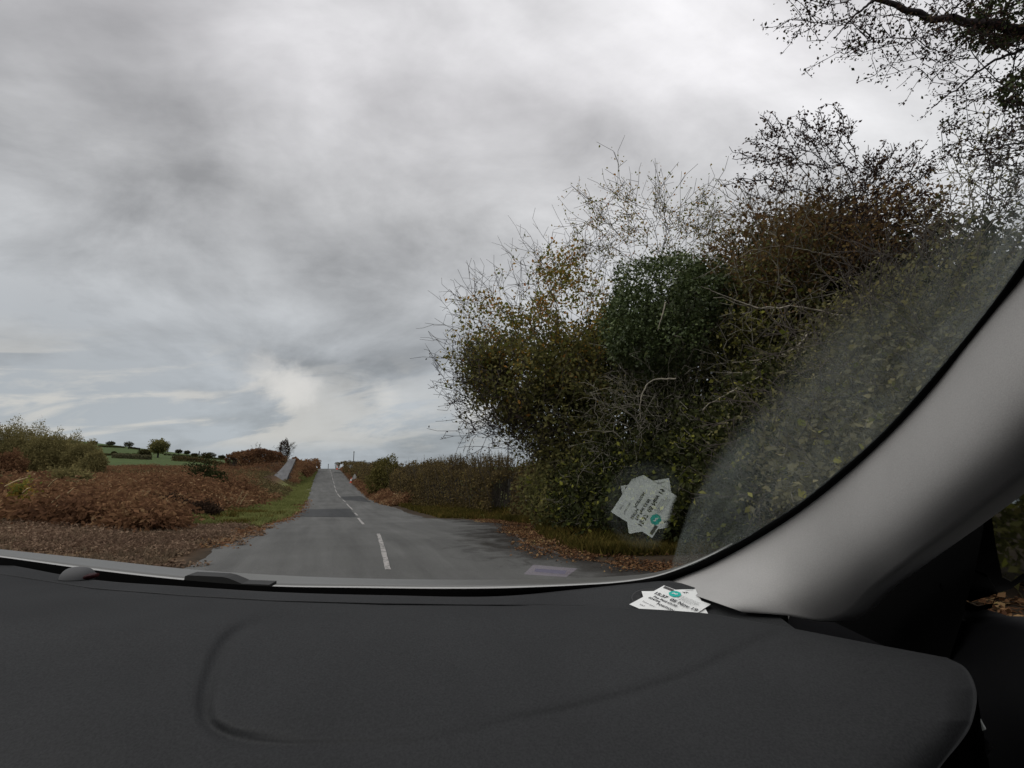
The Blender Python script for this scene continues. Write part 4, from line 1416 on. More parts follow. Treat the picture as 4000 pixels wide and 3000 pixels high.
CONE_R = pbr('orange red plastic', (.62, .10, .05), .5, .4)
CONE_W = pbr('white reflective sleeve', (.75, .75, .75), .5, .4)
cone(1371, 1886, 70, .72, 'orange and white traffic cone standing in front of the temporary road sign')
cone(1317, 1831, 103, .8, 'tiny orange cone at the crest of the road')
p = at(1383, 1880, 71)
b0 = np.array([p[0], p[1], float(max(ground(p[0], p[1]), ZR(p[1])))])
sg = empty('road_sign', b0)
SGN = pbr('grey sign metal', (.30, .30, .29), .5, .5, var=.2)
SGB = pbr('black sandbag', (.02, .02, .02), .9, .1)
tri = [(-.42, 0, .32), (.42, 0, .32), (0, .06, 1.08)]
V = [b0 + np.array(q) + np.array([.05, s * .012, 0.1]) for s in (-1, 1) for q in tri]
mesh_obj('panel', V, [[0, 1, 2], [5, 4, 3], [0, 3, 4, 1], [1, 4, 5, 2], [2, 5, 3, 0]], SGN, sg)
for sx in (-.3, .36):
    V, f = tubes(np.array([b0 + [sx, -.02, 0], b0 + [sx, .45, 0]]), np.array([b0 + [sx * .4, .02, .95], b0 + [sx * .4, .05, .95]]), np.array([.02, .02]), np.array([.02, .02]), 5)
    mesh_obj('leg', V, f, SGN, sg)
th = np.linspace(0, 2 * math.pi, 13)[:-1]
V = [b0 + np.array([.1 + .42 * math.cos(a) * q, -.08 + .16 * math.sin(a) * q, z]) for q, z in ((.9, .02), (1, .15), (.75, .3)) for a in th]
f = [[r * 12 + i, r * 12 + (i + 1) % 12, (r + 1) * 12 + (i + 1) % 12, (r + 1) * 12 + i] for r in range(2) for i in range(12)] + [list(range(24, 36))]
mesh_obj('sandbag', V, f, SGB, sg, True)
tag(sg, 'grey triangular temporary road sign weighted with a black bag on the right verge', 'road sign')
# pale stones at the left edge of the road
for i, (px, py, s) in enumerate(((1203, 1917, .2), (1197, 1924, .12))):
    p = drop(px, py)
    b0 = np.array([p[0], p[1], max(float(ground(p[0], p[1])), p[2])])
    rg2 = np.random.default_rng(i)
    me_v = []
    for a in range(4):
        ph = a / 3 * math.pi / 2
        for q in range(9):
            t0 = q / 9 * 2 * math.pi
            r = s * math.cos(ph) * (1 + .25 * rg2.normal() * .5) + .004
            me_v.append(b0 + np.array([1.5 * r * math.cos(t0), r * math.sin(t0), s * .75 * math.sin(ph)]))
    f = [[a * 9 + q, a * 9 + (q + 1) % 9, (a + 1) * 9 + (q + 1) % 9, (a + 1) * 9 + q] for a in range(3) for q in range(9)] + [list(range(27, 36))]
    o = mesh_obj('stone', me_v, f, pbr('pale stone', (.42, .39, .33), .9, .2, var=.2), None, True)
    tag(o, 'larger pale stone on the left edge of the road' if i == 0 else 'smaller pale stone on the left edge of the road', 'stone', 'stones at the road edge')

# more of the wood beside and behind the car, which the door mirror and the side window show
for i, (x, y, lab) in enumerate([(6.6, 4.6, 'tangled bush outside the side window'), (6.4, 0.6, 'tangled bush level with the door mirror'), (6.2, -3.6, 'tangled bush behind the parked car')]):
    b0 = np.array([x, y, float(ground(x, y))])
    plant('hazel_bush', lab, 'bush', G_UNDER, b0, stems_from(b0, [(-.5, 0), (.5, 0), (0, .3)], 1.0, 130 + i),
          [(b0 + np.array([0, 0, 1.9]), np.array([1.3, 2.0, 1.7])), (b0 + np.array([-.4, 0, .9]), np.array([1.2, 1.9, .9]))], 420, 140 + i, BARK_GREY,
          [('foliage', 12000, 0.10, L_OLIVE, 0.16, None, None), ('foliage', 900, 0.10, L_HAZEL, 0.16, None, None)], twig_len=.3)
n = 5200
Xl, Yl = 2.6 + 3.6 * rg.random(n), 2.2 + 5.2 * rg.random(n)
k = (fbm(Xl * 1.4, Yl * 1.4, 1) > .38) & (Xl > XR(Yl) - .5)
litter('fallen_leaves', Xl[k], Yl[k], .07, rg, L_FALLEN, np.where(Xl[k] < XR(Yl[k]), ZR(Yl[k]), ground(Xl[k], Yl[k])))

# ------------------------------------------------------------------ the car one looks out of
car = empty('car', (0, 0.2, 0))
tag(car, 'parked car seen from inside: charcoal dashboard, pale windscreen pillar and reflection-hazed windscreen', 'car')

GN = np.array([-0.04920267, 0.54322577, 0.8381437])    # windscreen plane
GO = 1.4534993
C0 = np.array([0.25949651, 0.91853936, 1.1])           # ticket's corner on the dash


def glass(px, py, off=0.0):
    d = ray(px, py)
    return EYE + d * ((GO + off - EYE @ GN) / (d @ GN))


def pl(pts):
    a = np.array(pts, float)
    return lambda x: np.interp(x, a[:, 0], a[:, 1])


def curve_n(pts, n):
    """n points evenly along a polyline, smoothed through Catmull-Rom"""
    a = np.array(pts, float)
    L = np.r_[0, np.cumsum(np.linalg.norm(np.diff(a, axis=0), axis=1))]
    u = np.linspace(0, L[-1], n)
    return np.stack([hermite(L, a[:, k])(u) for k in range(a.shape[1])], 1)


def grid_faces(n, m, flip=False):
    idx = np.arange(n * m).reshape(n, m)
    f = np.c_[idx[:-1, :-1].ravel(), idx[1:, :-1].ravel(), idx[1:, 1:].ravel(), idx[:-1, 1:].ravel()]
    return f[:, ::-1].copy() if flip else f


def plastic(name, color, rough, grain=0.25, gs=900, spec=0.35, matt=None):
    m, g, out = new_mat(name)
    co = g.new('ShaderNodeTexCoord').outputs['Object']
    b = g.new('ShaderNodeBsdfPrincipled')
    v = g.math('MULTIPLY', g.rng(g.noise(co, 7, 3, .5), .3, .7, .93, 1.07), g.rng(g.noise(co, gs, 2, .6), .3, .7, 1 - grain * .7, 1 + grain * .7))
    g.put(b.inputs['Base Color'], g.vec('MULTIPLY', c4(color)[:3], g.comb(v, v, v)))
    b.inputs['Roughness'].default_value = rough
    b.inputs['Specular IOR Level'].default_value = spec
    bp = g.new('ShaderNodeBump')
    bp.inputs['Strength'].default_value = grain
    bp.inputs['Distance'].default_value = 0.0006
    g.put(bp.inputs['Height'], g.noise(co, gs, 2, .6))
    g.put(b.inputs['Normal'], bp.outputs[0])
    if matt is not None:   # soft-touch plastic: diffuse with a thin even sheen
        d = g.new('ShaderNodeBsdfDiffuse')
        g.put(d.inputs[0], g.vec('MULTIPLY', c4(color)[:3], g.comb(v, v, v)))
        g.put(d.inputs['Normal'], bp.outputs[0])
        gl = g.new('ShaderNodeBsdfGlossy')
        gl.inputs['Roughness'].default_value = rough
        mx = g.new('ShaderNodeMixShader')
        mx.inputs[0].default_value = matt
        m.node_tree.links.new(d.outputs[0], mx.inputs[1])
        m.node_tree.links.new(gl.outputs[0], mx.inputs[2])
        m.node_tree.links.new(mx.outputs[0], out.inputs[0])
        return m
    m.node_tree.links.new(b.outputs[0], out.inputs[0])
    return m


M_DASH = plastic('charcoal dashboard plastic', (0.040, 0.041, 0.0425), 0.45, .24, 420, matt=.010)
M_TRIM = plastic('pale grey pillar cloth', (0.40, 0.39, 0.383), 0.85, .12, 700, .1, matt=.01)
M_BLACK = pbr('black rubber', (0.004, 0.004, 0.004), 0.8, 0.04)
M_DARK = plastic('black door trim', (0.008, 0.008, 0.009), 0.6, spec=.15)
M_ROOF = pbr('grey roof cloth', (0.18, 0.18, 0.175), 0.95, 0.1)
M_PAINTG = pbr('grey car paint', (0.105, 0.105, 0.10), 0.38, 0.5)
M_EDGE_HIGHLIGHT = pbr('bonnet edge highlight', (0.36, 0.36, 0.35), 0.45, 0.4)  # edge highlight put into a paler colour

# --- shelf behind the dashboard's ridge, dipping where the tickets lie
EDGE_B = [(-320, 2160), (0, 2201), (362, 2264), (723, 2291), (1085, 2313), (1500, 2325), (1989, 2327), (2271, 2300), (2500, 2277), (2615, 2269), (2760, 2310), (2990, 2370)]
RIDGE = [(-320, 2195), (0, 2240), (362, 2297), (723, 2325), (1085, 2346), (1500, 2357), (1989, 2362), (2300, 2368), (2470, 2376), (2640, 2386), (2760, 2396), (2905, 2420), (3049, 2446), (3356, 2505), (3700, 2569)]
eb, rb = pl(EDGE_B), pl(RIDGE)
TN = np.array([-0.08703524, -0.24327472, 0.96604466])


def shelf_z(X, Y):
    zt = C0[2] - (TN[0] * (X - C0[0]) + TN[1] * (Y - C0[1])) / TN[2] - 0.004
    w = smooth01(0.0, 0.16, X)
    return 1.098 * (1 - w) + np.minimum(zt, 1.1) * w


def surf(px, py, zf, it=12):
    z = 1.1
    for _ in range(it):
        p = on(px, py, z)
        z = 0.5 * z + 0.5 * float(zf(p[0], p[1]))
    return on(px, py, z)


n, m = 70, 26
V = []
e1 = curve_n(EDGE_B, n)
RB2 = [(-320, 2280), (0, 2320), (362, 2377), (723, 2405), (1085, 2426), (1500, 2437), (1989, 2442), (2271, 2448), (2500, 2480), (2800, 2520), (3060, 2560), (3300, 2600)]
e2 = curve_n(RB2, n)
e0 = curve_n([(p[0], p[1] - (0 if 0 else 0)) for p in EDGE_B], n)
for i in range(n):
    for j in range(m):
        u = j / (m - 1)
        q = e1[i] * (1 - u) + e2[i] * u
        hid = max(0.0, q[1] - float(rb(q[0]))) / 60
        V.append(surf(q[0], q[1], lambda a, b: float(shelf_z(a, b)) - .03 * min(hid, 1.5) * (1 - float(smooth01(.1, .2, a)))))
# small turned-down rim at the windscreen edge
rim = [np.array(V[i * m]) + np.array([0, .006, -.02]) for i in range(n)]
V = np.array(V)
F_ = [list(x) for x in grid_faces(n, m)]
o = len(V)
V = np.vstack([V, np.array(rim)])
for i in range(n - 1):
    F_.append([i * m, (i + 1) * m, o + i + 1, o + i])
mesh_obj('dashboard_shelf', V, F_, M_DASH, car, True)

# --- dashboard front: from the ridge down to below the picture
PANEL = np.array([(1500, 2383), (1338, 2398), (1200, 2410), (1085, 2425), (1000, 2442), (940, 2466), (886, 2512), (852, 2570), (826, 2640), (804, 2725), (803, 2790), (822, 2835), (872, 2872), (994, 2900), (1356, 2906), (1700, 2885), (2000, 2820), (2316, 2751), (2542, 2688), (2723, 2625), (2904, 2534), (3040, 2463), (2800, 2430), (2400, 2408), (1990, 2396)], float)
PANEL = curve_n(np.vstack([PANEL, PANEL[:1]]), 160)


def sdf(P, poly):
    d = np.full(len(P), 1e9)
    sign = np.zeros(len(P), bool)
    for a, b in zip(poly, np.roll(poly, -1, 0)):
        ab = b - a
        L = ab @ ab
        if L < 1e-9:
            continue
        t = np.clip(((P - a) @ ab) / L, 0, 1)
        d = np.minimum(d, np.linalg.norm(P - a - t[:, None] * ab, axis=1))
        c = ((a[1] > P[:, 1]) != (b[1] > P[:, 1])) & (P[:, 0] < (b[0] - a[0]) * (P[:, 1] - a[1]) / (b[1] - a[1] + 1e-12) + a[0])
        sign ^= c
    return np.where(sign, -d, d)


RIGHT_B = [(3700, 2569), (3772, 2610), (3812, 2690), (3800, 2815), (3672, 3000), (3560, 3170), (3500, 3260)]
n, m = 240, 170
top = curve_n(RIDGE, n)
rgt = curve_n(RIGHT_B, m)
BOT_L, BOT_R = np.array([-320.0, 3260]), np.array([3500.0, 3260])
uu, vv = np.meshgrid(np.linspace(0, 1, n), np.linspace(0, 1, m), indexing='ij')
lft = np.stack([np.full(m, -320.0), np.linspace(2195, 3260, m)], 1)
bot = BOT_L * (1 - np.linspace(0, 1, n)[:, None]) + BOT_R * np.linspace(0, 1, n)[:, None]
Q = (top[:, None, :] * (1 - vv[..., None]) + bot[:, None, :] * vv[..., None] + lft[None] * (1 - uu[..., None]) + rgt[None] * uu[..., None]
     - ((1 - uu) * (1 - vv))[..., None] * top[0] - (uu * (1 - vv))[..., None] * top[-1] - ((1 - uu) * vv)[..., None] * BOT_L - (uu * vv)[..., None] * BOT_R)
Q = Q.reshape(-1, 2)
sd = sdf(Q, PANEL)
sh = pl([(-320, 2395), (0, 2430), (250, 2462), (480, 2478), (813, 2458), (950, 2440), (1338, 2400), (2000, 2395), (2640, 2420), (3100, 2465), (3700, 2600)])(Q[:, 0])
below = Q[:, 1] - sh
soft = 14.0
drop_ = np.where(below > 300, below, soft * np.log1p(np.exp(np.clip(below / soft, -30, 25))))
z = 1.100 - 0.050 * drop_ / 600 - 0.005 * (1 - np.exp(-drop_ / 55)) * smooth01(1500, 700, Q[:, 0])
# rounded lip just after the ridge
lip = Q[:, 1] - rb(Q[:, 0])
z -= 0.006 * np.exp(-lip / 9.0)
gk = np.interp(Q[:, 0], [800, 1000, 1400, 1900, 3100], [1.0, 0.9, 0.5, 0.25, 0.3]) * np.interp(Q[:, 1], [2380, 2780, 2880, 3000], [1, 1, .3, .25])
z += 0.004 * smooth01(25, -25, sd) * np.clip(gk * 1.3, .3, 1) - 0.0068 * gk * np.exp(-((sd + 2) / 27) ** 2)
# the right-hand end rolls over towards the door
rd = np.interp(Q[:, 1], [2569, 2610, 2690, 2815, 3000, 3260], [3700, 3772, 3812, 3800, 3672, 3500]) - Q[:, 0]
z -= 0.018 * np.exp(-np.clip(rd, 0, None) / 130.0)
V = np.array([on(a, b, c) for (a, b), c in zip(Q, z)])
F_ = [list(x) for x in grid_faces(n, m)]
o = len(V)
# turn the ridge down behind itself and close the right end
back = [V[i * m] + np.array([0, .012, -.05]) for i in range(n)]
endp = [V[(n - 1) * m + j] + np.array([.01, .0, -.25]) for j in range(m)]
V = np.vstack([V, np.array(back), np.array(endp)])
for i in range(n - 1):
    F_.append([i * m, (i + 1) * m, o + i + 1, o + i])
for j in range(m - 1):
    F_.append([(n - 1) * m + j, (n - 1) * m + j + 1, o + n + j + 1, o + n + j])
# and carry it on across the car to the far door
rows = Q.reshape(n, m, 2)[0]
zrow = z.reshape(n, m)[0]
o2, nc = len(V), 12
ext = []
for j in range(m):
    p0_ = V[j]
    for c_ in range(1, nc + 1):
        ext.append(np.array([p0_[0] + (min(-1.24, p0_[0] - .01) - p0_[0]) * c_ / nc, p0_[1], p0_[2]]))
V = np.vstack([V, np.array(ext)])
for j in range(m - 1):
    prev = [j, j + 1]
    for c_ in range(nc):
        a_, b_ = o2 + j * nc + c_, o2 + (j + 1) * nc + c_
        F_.append([a_, prev[0], prev[1], b_])
        prev = [a_, b_]
mesh_obj('dashboard', V, F_, M_DASH, car, True)

# --- speaker grille under the tickets
sc_ = surf(2546, 2346, shelf_z)
ex = np.cross(np.array([0, 1.0, 0]), TN)
ex /= np.linalg.norm(ex)
ey = np.cross(TN, ex)
SR = .031
a = np.linspace(0, 2 * math.pi, 41)[:-1]
prof = [(SR * 1.06, -.001), (SR * 1.05, .002), (SR * .98, .002), (SR * .95, -.0005), (0.001, .0005)]
V = np.array([sc_ + ex * math.cos(t) * r + ey * math.sin(t) * r + TN * (h + .002) for r, h in prof for t in a])
F_ = [[r * 40 + i, r * 40 + (i + 1) % 40, (r + 1) * 40 + (i + 1) % 40, (r + 1) * 40 + i] for r in range(4) for i in range(40)]
m_, g, out = new_mat('speaker mesh')
co = g.new('ShaderNodeTexCoord').outputs['Object']
vo = g.new('ShaderNodeTexVoronoi')
vo.inputs['Scale'].default_value = 330
vo.inputs['Randomness'].default_value = 0.0
g.put(vo.inputs['Vector'], co)
b = g.new('ShaderNodeBsdfPrincipled')
g.put(b.inputs['Base Color'], g.mix(g.rng(vo.outputs['Distance'], .3, .4), (.004, .004, .004, 1), (.016, .016, .017, 1)))
b.inputs['Roughness'].default_value = .5
m_.node_tree.links.new(b.outputs[0], out.inputs[0])
mesh_obj('speaker_grille', V, F_, m_, car, True)

# --- sensor bump on the shelf's rim
cb = on(303, 2257, 1.1)
V, F_ = [], []
na, nb = 10, 24
for i in range(na + 1):
    ph = i / na * math.pi / 2
    for j in range(nb):
        t = j / nb * 2 * math.pi
        V.append(cb + np.array([.031 * math.cos(ph) ** .7 * math.cos(t), .02 * math.cos(ph) * math.sin(t), .0205 * math.sin(ph) - .001]))
for i in range(na):
    for j in range(nb):
        F_.append([i * nb + j, i * nb + (j + 1) % nb, (i + 1) * nb + (j + 1) % nb, (i + 1) * nb + j])
sn = mesh_obj('light_sensor', V, F_, pbr('pale grey plastic', (.085, .085, .087), .7, .2), car, True)
V = [cb + np.array([.029 + .004 * math.cos(t), -.008 + .012 * math.cos(t), .004 + .005 * math.sin(t)]) + np.array([0, q * .006, 0]) for q in (0, 1) for t in np.linspace(0, 2 * math.pi, 11)[:-1]]
F_ = [[i, (i + 1) % 10, 10 + (i + 1) % 10, 10 + i] for i in range(10)] + [list(range(9, -1, -1))]
mesh_obj('lens', V, F_, pbr('dark red lens', (.05, .012, .014), .25, .5), sn, True)

# --- windscreen seal: black band under the glass and up the pillar
S_OUT = [(-320, 2137), (0, 2176), (362, 2226), (723, 2266), (995, 2287), (1400, 2296), (1989, 2297), (2271, 2285), (2400, 2277), (2557, 2254), (2706, 2202), (2889, 2110), (3099, 1979), (3274, 1839), (3449, 1682), (3623, 1489), (3798, 1280), (3886, 1166), (4000, 1000), (4150, 760)]
S_IN = [(-320, 2180), (0, 2222), (362, 2280), (723, 2306), (1085, 2328), (1500, 2340), (1989, 2342), (2271, 2320), (2480, 2300), (2610, 2272), (2767, 2212), (2924, 2129), (3099, 2020), (3274, 1885), (3449, 1727), (3623, 1544), (3798, 1325), (3900, 1200), (4000, 1079), (4150, 850)]
n = 120


def wrapg(px, py, off=0.0):
    """the windscreen's own surface: the flat pane on the right, sweeping forward past its middle"""
    p = glass(px, py, off)
    w = float(smooth01(2500, 1700, px))
    if w > 0:
        yb = float(np.interp(px, [-320, 0, 700, 1400, 2000], [1.20, 1.13, 1.07, 1.03, 1.02]))
        zz = EYE[2] + ray(px, py)[2] * yb / ray(px, py)[1]
        q = at(px, py, yb)
        p = p * (1 - w) + q * w
    return p


so, si = curve_n(S_OUT, n), curve_n(S_IN, n)
V = []
for i in range(n):
    for u in (0, .5, 1):
        q = so[i] * (1 - u) + si[i] * u
        V.append(wrapg(q[0], q[1], .004 if u != .5 else -.004))
mesh_obj('windscreen_seal', np.array(V), grid_faces(n, 3), M_BLACK, car, True)

# --- clear pane
V = []
bn = curve_n([(-320, 2150), (0, 2190), (723, 2280), (1400, 2310), (2000, 2312), (2400, 2290), (2610, 2262)], 24)
base = np.array([wrapg(q[0], q[1], .006) for q in bn])
upd = np.array([0.0, -GN[2], GN[1]]) / math.hypot(GN[1], GN[2])
for p in base:
    for s in np.linspace(0, 1.0, 6):
        V.append(p + upd * s)
last = np.array([wrapg(q[0], q[1], .006) for q in curve_n([(2610, 2262), (3099, 2000), (3623, 1516), (4000, 1040), (4150, 800)], 6)])
V = np.array(V)
V[-6:] = last
m_, g, out = new_mat('clear glass')
tb_ = g.new('ShaderNodeBsdfTransparent')
tb_.inputs[0].default_value = (0.985, 0.995, 0.985, 1)
m_.node_tree.links.new(tb_.outputs[0], out.inputs[0])
mesh_obj('windscreen', V, grid_faces(24, 6), m_, car, True)
# glass patch mirroring the tickets; a mask fades its reflection out around them
m_, g, out = new_mat('reflecting glass')
tb_ = g.new('ShaderNodeBsdfTransparent')
gl = g.new('ShaderNodeBsdfGlossy')
gl.inputs['Roughness'].default_value = 0.0
gl.inputs[0].default_value = (0.93, 1.0, 0.97, 1)
lw = g.new('ShaderNodeAttribute', attribute_name='reflect_mask')
mx = g.new('ShaderNodeMixShader')
g.put(mx.inputs[0], g.math('MULTIPLY', lw.outputs['Fac'], 0.28))
tb_.inputs[0].default_value = (0, 0, 0, 1)
m_.node_tree.links.new(tb_.outputs[0], mx.inputs[1])
m_.node_tree.links.new(gl.outputs[0], mx.inputs[2])
t2_ = g.new('ShaderNodeBsdfTransparent')
t2_.inputs[0].default_value = (.9, .92, .91, 1)
ad = g.new('ShaderNodeAddShader')
m_.node_tree.links.new(mx.outputs[0], ad.inputs[0])
m_.node_tree.links.new(t2_.outputs[0], ad.inputs[1])
m_.node_tree.links.new(ad.outputs[0], out.inputs[0])
nn = 46
qx, qy = np.meshgrid(np.linspace(2340, 2700, nn), np.linspace(1780, 2160, nn), indexing='ij')
V = np.array([glass(a, b) for a, b in zip(qx.ravel(), qy.ravel())])
wo = mesh_obj('windscreen_inner_face', V, grid_faces(nn, nn), m_, car)
rr_ = np.hypot((qx.ravel() - 2525) / 155, (qy.ravel() - 1972) / 165)
bd = np.interp(qy.ravel(), [1787, 1970, 2130, 2215], [2767, 2688, 2640, 2618])
add_attr(wo, 'reflect_mask', smooth01(1.12, .85, rr_) * smooth01(10, -10, qx.ravel() - bd + 62))

# --- the pillar's reflection put in as pale specks, with smears by the seal
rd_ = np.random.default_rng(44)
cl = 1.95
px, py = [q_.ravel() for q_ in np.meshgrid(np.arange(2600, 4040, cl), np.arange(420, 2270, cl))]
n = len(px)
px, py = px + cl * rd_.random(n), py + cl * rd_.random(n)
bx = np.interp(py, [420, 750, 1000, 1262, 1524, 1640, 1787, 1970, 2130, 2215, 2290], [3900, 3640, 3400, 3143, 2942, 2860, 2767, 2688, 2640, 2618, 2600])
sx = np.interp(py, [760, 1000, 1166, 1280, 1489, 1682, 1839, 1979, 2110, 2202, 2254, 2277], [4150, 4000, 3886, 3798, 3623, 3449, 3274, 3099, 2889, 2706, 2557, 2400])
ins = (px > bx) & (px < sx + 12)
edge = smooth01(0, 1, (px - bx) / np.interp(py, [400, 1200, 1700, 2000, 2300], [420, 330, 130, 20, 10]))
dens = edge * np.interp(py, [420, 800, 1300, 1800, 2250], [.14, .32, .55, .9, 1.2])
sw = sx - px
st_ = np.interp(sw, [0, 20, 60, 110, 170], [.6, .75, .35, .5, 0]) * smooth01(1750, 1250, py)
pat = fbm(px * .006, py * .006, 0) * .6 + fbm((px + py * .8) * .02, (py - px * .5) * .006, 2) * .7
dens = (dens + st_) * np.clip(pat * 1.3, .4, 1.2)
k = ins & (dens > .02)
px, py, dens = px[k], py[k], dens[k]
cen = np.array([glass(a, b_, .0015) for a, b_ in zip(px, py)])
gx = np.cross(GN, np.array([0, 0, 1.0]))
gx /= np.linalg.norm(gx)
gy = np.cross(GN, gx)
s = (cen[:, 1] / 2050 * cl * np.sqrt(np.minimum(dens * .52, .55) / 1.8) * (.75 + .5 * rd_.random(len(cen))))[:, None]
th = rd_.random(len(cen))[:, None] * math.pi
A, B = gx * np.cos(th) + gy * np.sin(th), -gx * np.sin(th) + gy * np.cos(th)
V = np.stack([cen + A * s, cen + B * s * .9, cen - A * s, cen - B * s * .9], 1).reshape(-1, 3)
haze_m = leaf_mat('pale reflection and smear', [(0, (.30, .335, .31)), (1, (.42, .455, .43))], .5)
tag(mesh_obj('reflection_and_smear_specks', V, np.arange(len(V)).reshape(-1, 4), haze_m, car), kind='stuff')

# --- plastic licence sleeve low on the glass
ls = [glass(*q, .002) for q in ((2045, 2243), (2083, 2206), (2256, 2221), (2211, 2254))]
m_, g, out = new_mat('cloudy sleeve plastic')
tb_ = g.new('ShaderNodeBsdfTransparent')
df = g.new('ShaderNodeBsdfTranslucent')
df.inputs[0].default_value = (.42, .36, .44, 1)
mx = g.new('ShaderNodeMixShader')
mx.inputs[0].default_value = .26
m_.node_tree.links.new(tb_.outputs[0], mx.inputs[1])
m_.node_tree.links.new(df.outputs[0], mx.inputs[2])
m_.node_tree.links.new(mx.outputs[0], out.inputs[0])
cc = sum(ls) / 4
lo_ = mesh_obj('label_sleeve', np.array(ls + [cc + (p - cc) * .86 for p in ls]), [[0, 1, 5, 4], [1, 2, 6, 5], [2, 3, 7, 6], [3, 0, 4, 7], [4, 5, 6, 7]], m_, car)
q = [glass(*q_, .0005) for q_ in ((2086, 2233), (2092, 2221), (2214, 2229), (2206, 2243))]
mesh_obj('print', np.array(q), np.array([[0, 1, 2, 3]]), leaf_mat('grey blue print', [(0, (.20, .20, .27)), (1, (.36, .34, .42))], .6), lo_)

# --- pillar trim
L_IN = [(2590, 2282), (2767, 2210), (2924, 2127), (3099, 2018), (3274, 1883), (3449, 1725), (3623, 1542), (3798, 1323), (3900, 1198), (4000, 1077), (4160, 840)]
R_IN = [(2905, 2392, .815), (3070, 2404, .80), (3250, 2426, .79), (3310, 2400, .77), (3400, 2310, .72), (3550, 2190, .64), (3800, 2005, .54), (4000, 1850, .47), (4160, 1730, .43)]
n, m = 90, 26
li, ri = curve_n(L_IN, n), curve_n(R_IN, n)
V = []
for i in range(n):
    a, b_ = glass(li[i][0], li[i][1], -.004), at(ri[i][0], ri[i][1], ri[i][2] + .03 * float(smooth01(4, 30, i)))
    mid = (a + b_) / 2
    to = EYE - mid
    to /= np.linalg.norm(to)
    w = np.linalg.norm(b_ - a)
    for j in range(m):
        u = j / (m - 1)
        if u <= .8:
            s = u / .8
            V.append(a * (1 - s) + b_ * s + to * w * (.25 * math.sin(math.pi * s ** 1.25)))
        else:
            s = (u - .8) / .2
            V.append(b_ + np.array([.05 * s, .03 * s, -.012 * s]) - to * .05 * s)
mesh_obj('pillar_trim', np.array(V), grid_faces(n, m), M_TRIM, car, True)

# --- door: quarter trim, sill, panel; beyond it the mirror
def side(px, py, x):
    d = ray(px, py)
    return EYE + d * (x / d[0])


Qt = [(3150, 2395), (3420, 2230), (3800, 1860), (3845, 1840), (3842, 2060), (3805, 2250), (3775, 2345), (3765, 2400), (3752, 2440), (3700, 2600), (3250, 2500)]
V = [side(a, b_, .60) for a, b_ in Qt] + [side(a, b_, .63) for a, b_ in Qt]
k = len(Qt)
mesh_obj('quarter_trim', np.array(V), [list(range(k))] + [[(i + 1) % k, i, k + i, k + (i + 1) % k] for i in range(k)], M_BLACK, car)
sl0, sl1 = side(3640, 2416, .62), side(4400, 2440, .62)
dpts = [sl0, sl1 + np.array([0, -.8, 0])]
prof = [(.16, -.01), (.08, .004), (.02, .003), (0, -.006), (-.006, -.03), (-.035, -.10), (-.03, -.22), (-.005, -.30), (.0, -.75)]
V = [p + np.array([dx, 0, dz]) for dx, dz in prof for p in (sl0 + np.array([0, .35, 0]), sl0, (sl0 + sl1) / 2, sl1 + np.array([0, -.8, 0]))]
dr = mesh_obj('door_panel', np.array(V), grid_faces(len(prof), 4, True), M_DARK, car, True)
# pale catch and the curved pull below it at the dashboard's end
pc = side(3826, 2828, .47)
V, F_ = tubes(np.array([pc + [-.002, 0, .004]]), np.array([pc + [.001, -.002, -.004]]), np.array([.0036]), np.array([.003]), 6)
F_ = [list(x) for x in F_] + [[5, 4, 3, 2, 1, 0], [6, 7, 8, 9, 10, 11]]
mesh_obj('catch', V, F_, pbr('pale plastic catch', (.42, .45, .42), .4, .5), dr)
pth = np.array([side(a, b_, .47) for a, b_ in ((3850, 2905), (3828, 2940), (3806, 2985), (3775, 3050))])
V, F_ = tubes(pth[:-1], pth[1:], np.full(3, .006), np.full(3, .006), 8)
mesh_obj('door_pull', V, F_, plastic('grey pull', (.05, .05, .052), .35), dr, True)

mh = [(3830, 1905), (4060, 1840), (4090, 2200), (3950, 2300), (3790, 2352), (3775, 2250)]
V = [at(a, b_, .98) for a, b_ in mh]
cenm = sum(V) / len(V)
V = V + [cenm + (p - cenm) * .86 + np.array([.0, .07, 0]) for p in V] + [cenm + (p - cenm) * .45 + np.array([.0, .12, 0]) for p in V] + [cenm + (p - cenm) * .93 + np.array([0, .012, 0]) for p in V]
k = len(mh)
F_ = []
for r in range(2):
    for i in range(k):
        F_.append([r * k + i, r * k + (i + 1) % k, (r + 1) * k + (i + 1) % k, (r + 1) * k + i])
F_.append([2 * k + i for i in range(k)])
for i in range(k):
    F_.append([i, (i + 1) % k, 3 * k + (i + 1) % k, 3 * k + i])
mr = mesh_obj('door_mirror', np.array(V), F_, M_BLACK, car)
mgp = [(3862, 1935), (4050, 1890), (4060, 2195), (3950, 2272), (3915, 2255), (3890, 2130)]
m_, g, out = new_mat('mirror glass')
gl = g.new('ShaderNodeBsdfGlossy')
gl.inputs['Roughness'].default_value = 0.02
gl.inputs[0].default_value = (.32, .34, .33, 1)
m_.node_tree.links.new(gl.outputs[0], out.inputs[0])
V = [at(a, b_, .975) for a, b_ in mgp]
mesh_obj('mirror_glass', np.array(V), [list(range(len(mgp)))], m_, mr)
V, F_ = tubes(np.array([side(3780, 2300, .62)]), np.array([at(3810, 2300, 1.0)]), np.array([.03]), np.array([.03]), 8)
mesh_obj('mirror_arm', V, F_, M_BLACK, mr, True)

